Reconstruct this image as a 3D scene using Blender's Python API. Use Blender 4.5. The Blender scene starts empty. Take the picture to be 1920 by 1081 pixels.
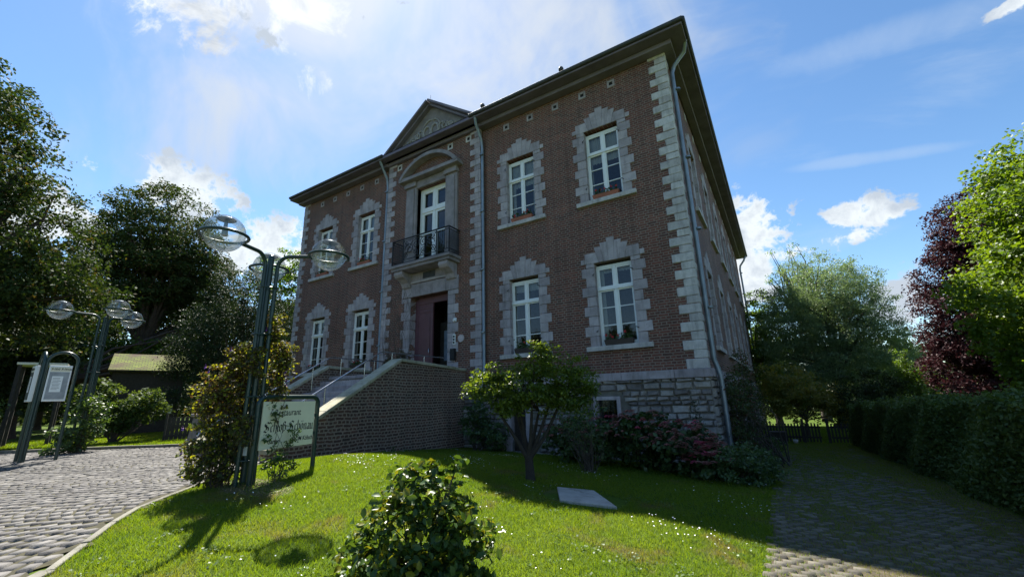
import bpy, math, random
import numpy as np
from mathutils import Vector, Matrix

random.seed(7)
RG = np.random.default_rng(11)
R = math.radians
scene = bpy.context.scene
COL = scene.collection

# ------------------------------------------------------------------ camera
CAM = Vector((1.539, -12.0, 0.0))
yaw, pitch, roll = R(31.74), R(14.83), R(-1.506)
fw = Vector((-math.sin(yaw) * math.cos(pitch), math.cos(yaw) * math.cos(pitch), math.sin(pitch)))
rt = Vector((math.cos(yaw), math.sin(yaw), 0)); up = rt.cross(fw)
r2 = rt * math.cos(roll) + up * math.sin(roll); u2 = up * math.cos(roll) - rt * math.sin(roll)
cd = bpy.data.cameras.new("camera"); cam = bpy.data.objects.new("camera", cd); COL.objects.link(cam)
M = Matrix((r2, u2, -fw)).transposed().to_4x4(); M.translation = CAM; cam.matrix_world = M
cd.sensor_width = 36.0; cd.lens = 36.0 * 787.0 / 1920.0; cd.clip_end = 3000; cd.clip_start = 0.05
scene.camera = cam

# ------------------------------------------------------------------ light
SUN_AZ, SUN_EL = 55.0, 55.2          # degrees left of +Y, above the horizon
S = Vector((-math.sin(R(SUN_AZ)) * math.cos(R(SUN_EL)), math.cos(R(SUN_AZ)) * math.cos(R(SUN_EL)), math.sin(R(SUN_EL))))
sl = bpy.data.lights.new("sun", 'SUN'); sl.energy = 3.7; sl.angle = R(0.55); sl.color = (1.0, 0.95, 0.86)
so = bpy.data.objects.new("sun", sl); COL.objects.link(so); so.rotation_euler = S.to_track_quat('Z', 'Y').to_euler()
scene.view_settings.view_transform = 'Standard'; scene.view_settings.look = 'None'
scene.view_settings.exposure = 1.85; scene.view_settings.gamma = 1.0

class NT:
    """small helper for building node trees"""
    def __init__(s, t): s.t = t; s.n = t.nodes; s.l = t.links
    def new(s, typ, **k):
        n = s.n.new(typ)
        for a, b in k.items(): setattr(n, a, b)
        return n
    def put(s, sock, v):
        if v is None: return
        if isinstance(v, bpy.types.NodeSocket): s.l.new(v, sock)
        else: sock.default_value = v
    def math(s, op, a, b=None, c=None, clamp=False):
        n = s.new('ShaderNodeMath', operation=op, use_clamp=clamp)
        s.put(n.inputs[0], a); s.put(n.inputs[1], b); s.put(n.inputs[2], c); return n.outputs[0]
    def vec(s, op, a, b=None, out=0):
        n = s.new('ShaderNodeVectorMath', operation=op); s.put(n.inputs[0], a); s.put(n.inputs[1], b); return n.outputs[out]
    def noise(s, v, scale, detail=4, rough=.55, dist=0.0, out='Fac'):
        n = s.new('ShaderNodeTexNoise'); s.put(n.inputs['Vector'], v); n.inputs['Scale'].default_value = scale
        n.inputs['Detail'].default_value = detail; n.inputs['Roughness'].default_value = rough; n.inputs['Distortion'].default_value = dist
        return n.outputs[out]
    def mix(s, f, a, b, bt='MIX'):
        n = s.new('ShaderNodeMix', data_type='RGBA', blend_type=bt)
        s.put(n.inputs[0], f); s.put(n.inputs[6], a); s.put(n.inputs[7], b); return n.outputs[2]
    def ramp(s, f, *st):
        n = s.new('ShaderNodeValToRGB'); s.put(n.inputs[0], f); e = n.color_ramp.elements
        while len(e) < len(st): e.new(.5)
        for i, (p, c) in enumerate(st):
            e[i].position = p; e[i].color = (c, c, c, 1) if isinstance(c, (int, float)) else (*c[:3], 1)
        return n.outputs[0]
    def mapr(s, v, a, b, c=0.0, d=1.0, smooth=False):
        n = s.new('ShaderNodeMapRange'); s.put(n.inputs[0], v)
        for i, q in enumerate((a, b, c, d)): n.inputs[i + 1].default_value = q
        if smooth: n.interpolation_type = 'SMOOTHSTEP'
        return n.outputs[0]

def C3(*c): return (*c, 1.0)

# ------------------------------------------------------------------ world: daylight sky with clouds
w = bpy.data.worlds.new("World"); scene.world = w; w.use_nodes = True
N = NT(w.node_tree); N.n.clear()
sky = N.new('ShaderNodeTexSky', sky_type='NISHITA'); sky.sun_disc = False
sky.sun_elevation = R(SUN_EL); sky.sun_rotation = R(-SUN_AZ); sky.air_density = 1.0; sky.dust_density = 0.25; sky.ozone_density = 1.6
sky.altitude = 100
D = N.vec('NORMALIZE', N.new('ShaderNodeTexCoord').outputs['Generated'])
def skydir(px, py):
    v = r2 * ((px - 960) / 787.0) + u2 * (-(py - 540.5) / 787.0) + fw
    return v.normalized()
fine = N.math('ADD', N.math('MULTIPLY', N.noise(D, 8.0, 9, .6, .2), .55), N.math('MULTIPLY', N.noise(D, 22.0, 9, .66, .3), .45)); big = N.noise(D, 3.2, 5, .6, .8)
def blob(az_el, rx, ry, tilt=0.0):
    d = az_el; a = Vector((0, 0, 1)).cross(d).normalized(); b = d.cross(a)
    a, b = a * math.cos(tilt) + b * math.sin(tilt), b * math.cos(tilt) - a * math.sin(tilt)
    x = N.vec('DOT_PRODUCT', D, tuple(a / rx), out=1); y = N.vec('DOT_PRODUCT', D, tuple(b / ry), out=1)
    f = N.math('GREATER_THAN', N.vec('DOT_PRODUCT', D, tuple(d), out=1), 0.3)
    q = N.math('ADD', N.math('MULTIPLY', x, x), N.math('MULTIPLY', y, y))
    return N.math('SUBTRACT', N.math('MULTIPLY', N.math('SUBTRACT', 4.0, N.math('MINIMUM', q, 4.0)), f), 3.0)
def union(l):
    o = l[0]
    for k in l[1:]: o = N.math('MAXIMUM', o, k)
    return o
# cumulus: (direction, half-widths in radians)
cum = union([blob(skydir(335, 358), .10, .050), blob(skydir(300, 368), .07, .04), blob(skydir(505, 470), .14, .07), blob(skydir(560, 440), .03, .04), blob(skydir(470, 480), .08, .035),
             blob(skydir(1415, 430), .06, .09), blob(skydir(1395, 510), .07, .09), blob(skydir(1602, 402), .055, .03), blob(skydir(1650, 408), .04, .018),
             blob(skydir(1592, 443), .05, .016), blob(skydir(176, 312), .022, .015), blob(skydir(1915, 2), .03, .01),
             blob(skydir(60, 400), .12, .05), blob(skydir(1480, 470), .1, .02),
             blob(skydir(1160, -600), .5, .15), blob(skydir(3600, 300), .5, .12)])
cden = N.mapr(N.math('ADD', N.math('MULTIPLY', cum, .9), N.math('MULTIPLY', N.math('SUBTRACT', fine, .5), 13.0)), .0, .9, smooth=True)
# the torn cloud at the upper left, and the thin veil in front of the sun
torn = union([blob(skydir(400, 20), .17, .07, -.25), blob(skydir(490, 60), .09, .06, .3), blob(skydir(445, 85), .06, .05)])
tden = N.mapr(N.math('ADD', N.math('MULTIPLY', torn, .6), N.math('MULTIPLY', N.math('SUBTRACT', N.noise(D, 7.0, 10, .64, .9), .5), 6.0)), -.1, .9, smooth=True)
veil = union([blob(skydir(740, -60), .55, .42), blob(skydir(520, 210), .36, .16, -.5), blob(skydir(950, 60), .4, .3)])
vden = N.math('MULTIPLY', N.mapr(N.math('ADD', N.math('MULTIPLY', veil, .6), N.math('MULTIPLY', N.math('SUBTRACT', big, .5), 2.4)), -.2, 1.0, smooth=True), .86)
# cirrus streaks on the right
mp = N.new('ShaderNodeMapping'); N.put(mp.inputs[0], D); mp.inputs['Rotation'].default_value = (.3, .9, .4); mp.inputs['Scale'].default_value = (1.2, 7.0, 4.0)
ci = N.noise(mp.outputs[0], 1.6, 6, .6, .5)
cir = N.math('MULTIPLY', N.mapr(ci, .5, .78, smooth=True), .30)
streak = union([blob(skydir(1640, 295), .13, .014, .22), blob(skydir(1700, 60), .22, .035, .25)])
cir = N.math('ADD', cir, N.math('MULTIPLY', N.mapr(N.math('ADD', streak, N.math('MULTIPLY', N.math('SUBTRACT', big, .5), 2.0)), 0, 1.1, smooth=True), .26))
skyc = N.new('ShaderNodeHueSaturation'); N.put(skyc.inputs['Color'], sky.outputs[0]); skyc.inputs['Saturation'].default_value = 1.15
base = N.mix(1.0, skyc.outputs[0], C3(.82, .86, .85), 'MULTIPLY')
sun_near = N.math('POWER', N.math('MAXIMUM', N.vec('DOT_PRODUCT', D, tuple(S), out=1), 0.0), 7.0)
vc = N.mix(sun_near, C3(2.55, 2.85, 3.25), C3(3.9, 4.1, 4.35))
base = N.mix(cir, base, C3(3.0, 3.5, 4.1))
base = N.mix(vden, base, vc)
tsh = N.mix(N.mapr(N.noise(D, 5.0, 6, .6, .5), .36, .52), C3(2.4, 2.65, 3.0), C3(4.5, 4.7, 4.9))
base = N.mix(tden, base, tsh)
csh = N.mix(N.mapr(N.math('ADD', fine, N.math('MULTIPLY', cum, -.05)), .46, .60), C3(4.1, 4.4, 4.6), C3(2.6, 2.95, 3.4))
base = N.mix(cden, base, csh)
bg = N.new('ShaderNodeBackground'); N.put(bg.inputs[0], base); bg.inputs[1].default_value = 0.064
wo = N.new('ShaderNodeOutputWorld'); N.l.new(bg.outputs[0], wo.inputs[0])

# ------------------------------------------------------------------ ground shape
CTRL = np.array([(-5.7,-8.3,-1.15),(-4.1,-10.65,-1.35),(-5.5,-9.7,-1.22),(-6.6,-8.4,-1.17),(-18.6,-8.8,-1.2),(-14.8,-5.5,-1.2),(-15,-2,-1.2),(-13.7,-9,-1.15),
 (-7.8,-5.6,-1.2),(-7.8,-6.8,-1.17),(-6.6,-6.2,-1.04),(-5.6,-6.2,-1.02),(-4.2,-5.9,-1.1),(-3.2,-6,-1.28),(-2,-6,-1.45),(-.55,-6,-1.55),(.35,-6.1,-1.64),(1.16,-5.9,-1.74),
 (-7.5,-.2,-1.52),(-2.9,-4.3,-1.42),(-5.75,-.1,-1.6),(0,-.3,-1.75),(-1.3,-2.5,-1.6),(1.2,-8,-1.78),(2.5,-8,-1.82),(4.2,-2,-1.86),(3.6,10,-2.1),(1.4,11,-2.12),(.5,4,-1.92),
 (-1,-9.3,-1.5),(-2,-11.5,-1.5),(1.5,-13,-1.75),(-8,-14,-1.4),(-20,-15,-1.3),(-30,-5,-1.25),(-30,15,-1.0),(-26,-3,-1.1),(10,-5,-1.9),(10,20,-2.2),(0,30,-2.3),(-10,30,-1.9),(-20,3,-1.2)])
def _U(r2_): return np.where(r2_ > 1e-9, r2_ * np.log(np.maximum(r2_, 1e-9)), 0)
_n = len(CTRL); _d = ((CTRL[:, None, :2] - CTRL[None, :, :2]) ** 2).sum(-1)
_A = np.zeros((_n + 3, _n + 3)); _A[:_n, :_n] = _U(_d) + np.eye(_n) * .6; _A[:_n, _n] = 1; _A[:_n, _n+1:] = CTRL[:, :2]; _A[_n, :_n] = 1; _A[_n+1:, :_n] = CTRL[:, :2].T
_w = np.linalg.solve(_A, np.r_[CTRL[:, 2], 0, 0, 0])
def GZ(x, y):
    x = np.asarray(x, float); y = np.asarray(y, float); sh = x.shape; X = np.clip(x.ravel(), -34, 14); Y = np.clip(y.ravel(), -18, 34)
    d = (X[:, None] - CTRL[None, :, 0]) ** 2 + (Y[:, None] - CTRL[None, :, 1]) ** 2
    z = _U(d) @ _w[:_n] + _w[_n] + _w[_n+1] * X + _w[_n+2] * Y
    return z.reshape(sh)
def gz(x, y): return float(GZ(np.array([x]), np.array([y]))[0])

# ------------------------------------------------------------------ object helpers
def link(o, parent=None):
    COL.objects.link(o)
    if parent is not None: o.parent = parent
    return o
def tag(o, label=None, cat=None, group=None, kind=None):
    if label: o['label'] = label
    if cat: o['category'] = cat
    if group: o['group'] = group
    if kind: o['kind'] = kind
    return o
def thing(name, label, cat, loc=(0, 0, 0), rz=0.0, group=None):
    o = bpy.data.objects.new(name, None); link(o); o.location = loc; o.rotation_euler = (0, 0, rz)
    return tag(o, label, cat, group)
def npmesh(name, V, F, mat, parent=None, smooth=False):
    """V (n,3), F (m,k) arrays, all faces with k corners"""
    V = np.asarray(V, np.float32); F = np.asarray(F, np.int32)
    me = bpy.data.meshes.new(name); me.vertices.add(len(V)); me.vertices.foreach_set('co', V.ravel())
    me.loops.add(F.size); me.loops.foreach_set('vertex_index', F.ravel())
    me.polygons.add(len(F)); me.polygons.foreach_set('loop_start', np.arange(0, F.size, F.shape[1], dtype=np.int32))
    if smooth: me.polygons.foreach_set('use_smooth', np.ones(len(F), bool))
    me.update(calc_edges=True)
    if mat: me.materials.append(mat)
    return link(bpy.data.objects.new(name, me), parent)
class MB:
    """collects shapes, then builds them as one mesh object"""
    def __init__(s): s.v = []; s.f = []; s.sm = []
    def add(s, vs, fs, smooth=False):
        b = len(s.v); s.v += [tuple(p) for p in vs]; s.f += [tuple(i + b for i in f) for f in fs]; s.sm += [smooth] * len(fs)
    def box(s, x0, x1, y0, y1, z0, z1, j=0.0):
        q = lambda: random.uniform(-j, j) if j else 0
        vs = [(x + q(), y + q(), z + q()) for z in (z0, z1) for (x, y) in ((x0, y0), (x1, y0), (x1, y1), (x0, y1))]
        s.add(vs, [(3, 2, 1, 0), (4, 5, 6, 7), (0, 1, 5, 4), (1, 2, 6, 5), (2, 3, 7, 6), (3, 0, 4, 7)])
    def prism(s, pts, y0, y1):
        """polygon in x,z (counter-clockwise seen from -y) extruded from y0 to y1"""
        n = len(pts); vs = [(x, y0, z) for x, z in pts] + [(x, y1, z) for x, z in pts]
        s.add(vs, [tuple(range(n)), tuple(range(2 * n - 1, n - 1, -1))] + [(i + n, (i + 1) % n + n, (i + 1) % n, i) for i in range(n)])
    def tube(s, path, rad, n=8, cap=True):
        P = [Vector(p) for p in path]; m = len(P)
        if not isinstance(rad, (list, tuple)): rad = [rad] * m
        vs = []; a = None
        for i, p in enumerate(P):
            t = (P[min(i + 1, m - 1)] - P[max(i - 1, 0)]).normalized()
            if a is None:
                a = t.orthogonal().normalized()
            else:
                a = (a - t * a.dot(t)); a = a.normalized() if a.length > 1e-6 else t.orthogonal().normalized()
            b = t.cross(a)
            for k in range(n):
                th = 2 * math.pi * k / n; vs.append(p + (a * math.cos(th) + b * math.sin(th)) * rad[i])
        fs = [(i * n + k, i * n + (k + 1) % n, (i + 1) * n + (k + 1) % n, (i + 1) * n + k) for i in range(m - 1) for k in range(n)]
        s.add(vs, fs, True)
        if cap: s.add(vs[:n], [tuple(range(n - 1, -1, -1))]); s.add(vs[-n:], [tuple(range(n))])
    def lathe(s, c, prof, n=20, smooth=True):
        vs = []; m = len(prof)
        for r, z in prof:
            for k in range(n):
                th = 2 * math.pi * k / n; vs.append((c[0] + r * math.cos(th), c[1] + r * math.sin(th), c[2] + z))
        s.add(vs, [(i * n + k, i * n + (k + 1) % n, (i + 1) * n + (k + 1) % n, (i + 1) * n + k) for i in range(m - 1) for k in range(n)], smooth)
    def build(s, name, mat, parent=None, bevel=0.0):
        me = bpy.data.meshes.new(name); me.from_pydata(s.v, [], s.f); me.update()
        me.polygons.foreach_set('use_smooth', s.sm)
        if mat: me.materials.append(mat)
        o = link(bpy.data.objects.new(name, me), parent)
        if bevel:
            m = o.modifiers.new('bevel', 'BEVEL'); m.width = bevel; m.segments = 2; m.limit_method = 'ANGLE'
        return o
def copy_tree(o, parent=None):
    c = o.copy(); COL.objects.link(c); c.parent = parent
    for ch in [k for k in bpy.data.objects if k.parent == o]: copy_tree(ch, c)
    return c

# ------------------------------------------------------------------ materials
def newmat(name):
    m = bpy.data.materials.new(name); m.use_nodes = True; t = NT(m.node_tree); b = t.n['Principled BSDF']; return m, t, b
def simple(name, col, rough=.6, metal=0.0, nscale=6.0, amt=.25, bump=0.0, spec=.5):
    m, t, b = newmat(name); geo = t.new('ShaderNodeTexCoord').outputs['Object']
    n = t.noise(geo, nscale, 6, .6); c = t.mix(t.mapr(n, .3, .7), C3(*[k * (1 - amt) for k in col]), C3(*[min(1, k * (1 + amt)) for k in col]))
    t.put(b.inputs['Base Color'], c); b.inputs['Roughness'].default_value = rough; b.inputs['Metallic'].default_value = metal; b.inputs['Specular IOR Level'].default_value = spec
    if bump:
        bn = t.new('ShaderNodeBump'); bn.inputs['Strength'].default_value = bump; bn.inputs['Distance'].default_value = .02
        t.put(bn.inputs['Height'], t.noise(geo, nscale * 5, 6, .7)); t.l.new(bn.outputs[0], b.inputs['Normal'])
    return m
def stone(name, c1, c2, stain=.5, nscale=3.0, lichen=None, bump=.5):
    m, t, b = newmat(name); P = t.new('ShaderNodeNewGeometry'); pos = P.outputs['Position']; rnd = P.outputs['Random Per Island']
    col = t.mix(rnd, C3(*c1), C3(*c2))
    n1 = t.noise(pos, nscale, 7, .65); n2 = t.noise(pos, nscale * 7, 5, .7)
    col = t.mix(t.mapr(n1, .42, .75), col, t.mix(1.0, col, C3(stain, stain, stain * .97), 'MULTIPLY'))
    col = t.mix(t.mapr(n2, .58, .72), col, t.mix(1.0, col, C3(.62, .6, .56), 'MULTIPLY'))
    stv = t.vec('MULTIPLY', pos, (3.5, 3.5, .35)); col = t.mix(t.mapr(t.noise(stv, 2.0, 5, .65), .50, .72, 0, .7), col, t.mix(1.0, col, C3(.5, .49, .48), 'MULTIPLY'))
    if lichen: col = t.mix(t.math('MULTIPLY', t.mapr(t.noise(pos, 2.2, 6, .7), .5, .68), .7), col, C3(*lichen))
    t.put(b.inputs['Base Color'], col); b.inputs['Roughness'].default_value = .85
    bn = t.new('ShaderNodeBump'); bn.inputs['Strength'].default_value = bump; bn.inputs['Distance'].default_value = .02
    t.put(bn.inputs['Height'], t.math('ADD', t.math('MULTIPLY', n1, .6), n2)); t.l.new(bn.outputs[0], b.inputs['Normal'])
    return m
def brick(name, c1, c2, mortar, bw=.285, rh=.077, ms=.013, squash=.5, wob=.012, moss=0.0, soft=.25):
    m, t, b = newmat(name); g = t.new('ShaderNodeNewGeometry'); pos = g.outputs['Position']
    sx = t.new('ShaderNodeSeparateXYZ'); t.put(sx.inputs[0], pos); sn = t.new('ShaderNodeSeparateXYZ'); t.put(sn.inputs[0], g.outputs['Normal'])
    side = t.math('GREATER_THAN', t.math('ABSOLUTE', sn.outputs[0]), .5)
    u = t.math('ADD', t.math('MULTIPLY', sx.outputs[1], side), t.math('MULTIPLY', sx.outputs[0], t.math('SUBTRACT', 1.0, side)))
    cb = t.new('ShaderNodeCombineXYZ'); t.put(cb.inputs[0], t.math('ADD', u, 100.0)); t.put(cb.inputs[1], t.math('ADD', sx.outputs[2], 50.0))
    wv = t.noise(pos, 9.0, 3, .6, 0, 'Color'); wv = t.vec('SUBTRACT', wv, (.5, .5, .5)); v = t.vec('ADD', cb.outputs[0], t.vec('MULTIPLY', wv, (wob * 2, wob * 2, 0)))
    wv2 = t.vec('SUBTRACT', t.noise(pos, 1.2, 2, .5, 0, 'Color'), (.5, .5, .5)); v = t.vec('ADD', v, t.vec('MULTIPLY', wv2, (wob * 4, wob * 3, 0)))
    bt = t.new('ShaderNodeTexBrick'); t.put(bt.inputs['Vector'], v); bt.inputs['Scale'].default_value = 1.0
    bt.inputs['Color1'].default_value = C3(*c1); bt.inputs['Color2'].default_value = C3(*c2); bt.inputs['Mortar'].default_value = C3(*mortar)
    bt.inputs['Mortar Size'].default_value = ms; bt.inputs['Mortar Smooth'].default_value = soft; bt.inputs['Brick Width'].default_value = bw; bt.inputs['Row Height'].default_value = rh
    bt.offset = .5; bt.offset_frequency = 2; bt.squash = squash; bt.squash_frequency = 2; bt.inputs['Bias'].default_value = -.1
    n1 = t.noise(pos, .55, 6, .65); n2 = t.noise(pos, 22.0, 4, .7); n3 = t.noise(pos, 2.3, 5, .6)
    col = t.mix(t.mapr(n1, .35, .7), bt.outputs[0], t.mix(1.0, bt.outputs[0], C3(.70, .66, .66), 'MULTIPLY'))
    col = t.mix(t.mapr(n3, .45, .75), col, t.mix(1.0, col, C3(1.25, 1.12, 1.05), 'MULTIPLY'))
    col = t.mix(t.mapr(n2, .3, .8), t.mix(1.0, col, C3(.78, .78, .78), 'MULTIPLY'), t.mix(1.0, col, C3(1.2, 1.2, 1.2), 'MULTIPLY'))
    stv = t.vec('MULTIPLY', pos, (2.2, 2.2, .16)); col = t.mix(t.mapr(t.noise(stv, 1.6, 5, .65), .50, .78, 0, .5), col, t.mix(1.0, col, C3(.5, .48, .5), 'MULTIPLY'))
    if moss: col = t.mix(t.math('MULTIPLY', t.mapr(t.noise(pos, 1.4, 6, .7), .5, .7), moss), col, C3(.03, .045, .018))
    t.put(b.inputs['Base Color'], col); b.inputs['Roughness'].default_value = .88
    bn = t.new('ShaderNodeBump'); bn.inputs['Strength'].default_value = .8; bn.inputs['Distance'].default_value = .012
    t.put(bn.inputs['Height'], t.math('ADD', t.math('SUBTRACT', 1.0, bt.outputs['Fac']), t.math('MULTIPLY', n2, .5))); t.l.new(bn.outputs[0], b.inputs['Normal'])
    return m
def leafmat(name, c1, c2, trans=.35, rough=.5, c3=None, share=.0, spec=.5, tcol=None):
    m, t, b = newmat(name); g = t.new('ShaderNodeNewGeometry'); rnd = g.outputs['Random Per Island']; pos = g.outputs['Position']
    f = t.math('ADD', t.math('MULTIPLY', rnd, .7), t.mapr(t.noise(pos, .9, 3, .6), .3, .7, -.15, .45), clamp=True)
    col = t.mix(f, C3(*c1), C3(*c2))
    if c3: col = t.mix(t.math('GREATER_THAN', t.math('FRACT', t.math('MULTIPLY', rnd, 17.3)), 1 - share), col, C3(*c3))
    t.put(b.inputs['Base Color'], col); b.inputs['Roughness'].default_value = rough; b.inputs['Specular IOR Level'].default_value = spec
    tr = t.new('ShaderNodeBsdfTranslucent'); t.put(tr.inputs[0], t.mix(1.0, col, C3(*(tcol or (1.9, 1.7, .5))), 'MULTIPLY'))
    mx = t.new('ShaderNodeMixShader'); mx.inputs[0].default_value = trans
    t.l.new(b.outputs[0], mx.inputs[1]); t.l.new(tr.outputs[0], mx.inputs[2]); t.l.new(mx.outputs[0], t.n['Material Output'].inputs[0])
    return m
MT = {}
MT['brick'] = brick('house_brick', (.200, .074, .052), (.088, .044, .035), (.265, .205, .165))
MT['stairbrick'] = brick('stair_brick', (.14, .072, .054), (.060, .038, .032), (.30, .25, .20), bw=.23, rh=.082, ms=.019, wob=.028, moss=.25, soft=.35)
MT['stone'] = stone('dressed_stone', (.31, .268, .285), (.47, .415, .43), stain=.62)
MT['stonepale'] = stone('pale_stone', (.46, .425, .42), (.64, .60, .58), stain=.6)
MT['rubble'] = stone('rubble_stone', (.18, .16, .155), (.42, .38, .35), stain=.45, nscale=4.0, bump=.9)
MT['coping'] = stone('coping_stone', (.33, .31, .23), (.44, .42, .32), stain=.5, lichen=(.28, .26, .12))
MT['stucco'] = simple('weathered_stone', (.24, .21, .215), .85, nscale=2.0, amt=.35, bump=.4)
MT['cornice'] = simple('painted_timber', (.16, .135, .165), .7, nscale=1.5, amt=.2)
MT['slate'] = simple('roof_slate', (.045, .047, .052), .6, nscale=8, amt=.3, bump=.3)
MT['zinc'] = simple('zinc', (.22, .25, .28), .45, .6, 3.0, .2)
MT['white'] = simple('white_paint', (.78, .79, .79), .4, nscale=3, amt=.05)
MT['iron'] = simple('wrought_iron', (.02, .02, .022), .5, .3)
MT['green'] = simple('green_enamel', (.012, .034, .032), .32, 0, 4, .2)
MT['door'] = simple('door_paint', (.13, .055, .065), .45, nscale=4, amt=.15)
MT['dark'] = simple('dark_interior', (.006, .006, .007), .9)
MT['wood'] = simple('dark_wood', (.035, .028, .022), .8, nscale=9, amt=.4)
MT['bark'] = simple('bark', (.07, .055, .042), .9, nscale=5, amt=.4, bump=.8)
MT['terracotta'] = simple('terracotta_box', (.30, .095, .05), .7)
MT['brownbox'] = simple('brown_box', (.045, .03, .025), .7)
MT['signwhite'] = simple('sign_panel', (.74, .70, .54), .5, nscale=2, amt=.06)
MT['black'] = simple('black_paint', (.012, .012, .012), .6)
MT['steel'] = simple('handrail_steel', (.45, .45, .46), .25, .9)
m, t, b = newmat('window_glass'); b.inputs['Base Color'].default_value = C3(.012, .014, .017); b.inputs['Roughness'].default_value = .03; b.inputs['IOR'].default_value = 1.8
tbg = t.new('ShaderNodeBsdfTransparent'); tbg.inputs[0].default_value = C3(.72, .76, .76); fr0 = t.new('ShaderNodeFresnel'); fr0.inputs[0].default_value = 1.75
mx0 = t.new('ShaderNodeMixShader'); gl0 = t.new('ShaderNodeBsdfGlossy'); gl0.inputs['Roughness'].default_value = .025; t.l.new(fr0.outputs[0], mx0.inputs[0]); t.l.new(tbg.outputs[0], mx0.inputs[1]); t.l.new(gl0.outputs[0], mx0.inputs[2]); t.l.new(mx0.outputs[0], t.n['Material Output'].inputs[0])
bn = t.new('ShaderNodeBump'); bn.inputs['Strength'].default_value = .08; t.put(bn.inputs['Height'], t.noise(t.new('ShaderNodeTexCoord').outputs['Object'], 2.0, 2)); t.l.new(bn.outputs[0], gl0.inputs['Normal'])
MT['glass'] = m
m, t, b = newmat('clear_plastic'); tb = t.new('ShaderNodeBsdfTransparent'); gl = t.new('ShaderNodeBsdfGlossy'); gl.inputs['Roughness'].default_value = .02
tb.inputs[0].default_value = C3(.93, .95, .95); lw = t.new('ShaderNodeLayerWeight'); lw.inputs[0].default_value = .35
df = t.new('ShaderNodeBsdfDiffuse'); df.inputs[0].default_value = C3(.5, .5, .47)
mx = t.new('ShaderNodeMixShader'); t.put(mx.inputs[0], t.math('ADD', t.math('MULTIPLY', lw.outputs['Fresnel'], .5), .04, clamp=True)); t.l.new(tb.outputs[0], mx.inputs[1]); t.l.new(gl.outputs[0], mx.inputs[2])
sp = t.new('ShaderNodeSeparateXYZ'); t.put(sp.inputs[0], t.new('ShaderNodeTexCoord').outputs['Object'])
mx2 = t.new('ShaderNodeMixShader'); t.put(mx2.inputs[0], t.math('MULTIPLY', t.mapr(sp.outputs[2], .05, -.27, .03, .5), t.mapr(t.noise(t.new('ShaderNodeTexCoord').outputs['Object'], 9, 5), .35, .65, .3, 1)))
t.l.new(mx.outputs[0], mx2.inputs[1]); t.l.new(df.outputs[0], mx2.inputs[2]); t.l.new(mx2.outputs[0], t.n['Material Output'].inputs[0])
MT['globe'] = m

# ================================================================== SETTING
KY = [-16, -14, -12, -10.65, -9.7, -8.43, -7.6, -6.95]; KX = [-2.0, -2.4, -3.05, -4.1, -5.5, -6.6, -7.25, -7.75]
def kerb_x(y): return np.interp(y, KY, KX)
FX = [-40, -25, -18.6, -16.5, -14.8, -13.5, -12.6]; FY = [-16, -11.2, -8.8, -7.2, -5.45, -3.0, -.3]
def far_y(x): return np.interp(x, FX, FY)
PATHX = 1.15
# lawn and soil: one sheet out to the horizon
def axis(a, b, s, far):
    core = np.arange(a, b + 1e-6, s); ex = np.array([s * 1.35 ** k for k in range(1, 40)]); ex = np.cumsum(ex); ex = ex[ex < far]
    return np.r_[(a - ex)[::-1], core, b + ex]
gx = axis(-24, 8, .4, 900); gy = axis(-15, 16, .4, 900); XX, YY = np.meshgrid(gx, gy, indexing='ij')
ZZ = GZ(XX, YY) + .003 * np.sin(XX * 3.1 + YY) * np.cos(YY * 2.7 - XX)
V = np.stack([XX, YY, ZZ], -1).reshape(-1, 3); ny = len(gy); I = np.arange(len(V)).reshape(XX.shape)
F = np.stack([I[:-1, :-1], I[1:, :-1], I[1:, 1:], I[:-1, 1:]], -1).reshape(-1, 4)
m, t, b = newmat('lawn'); pos = t.new('ShaderNodeNewGeometry').outputs['Position']
c = t.mix(t.mapr(t.noise(pos, .8, 5, .6), .35, .65), C3(.06, .11, .012), C3(.10, .15, .018))
c = t.mix(t.mapr(t.noise(pos, 18, 5, .7), .35, .7), t.mix(1.0, c, C3(.5, .5, .5), 'MULTIPLY'), c)
patch = t.noise(pos, 1.1, 4, .6, .4)
c = t.mix(t.mapr(patch, .56, .66, 0, .8), c, C3(.10, .085, .04))
t.put(b.inputs['Base Color'], c); b.inputs['Roughness'].default_value = .95; b.inputs['Specular IOR Level'].default_value = .1
MT['lawn'] = m
tag(npmesh('ground', V, F, m, smooth=True), kind='structure')

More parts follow.
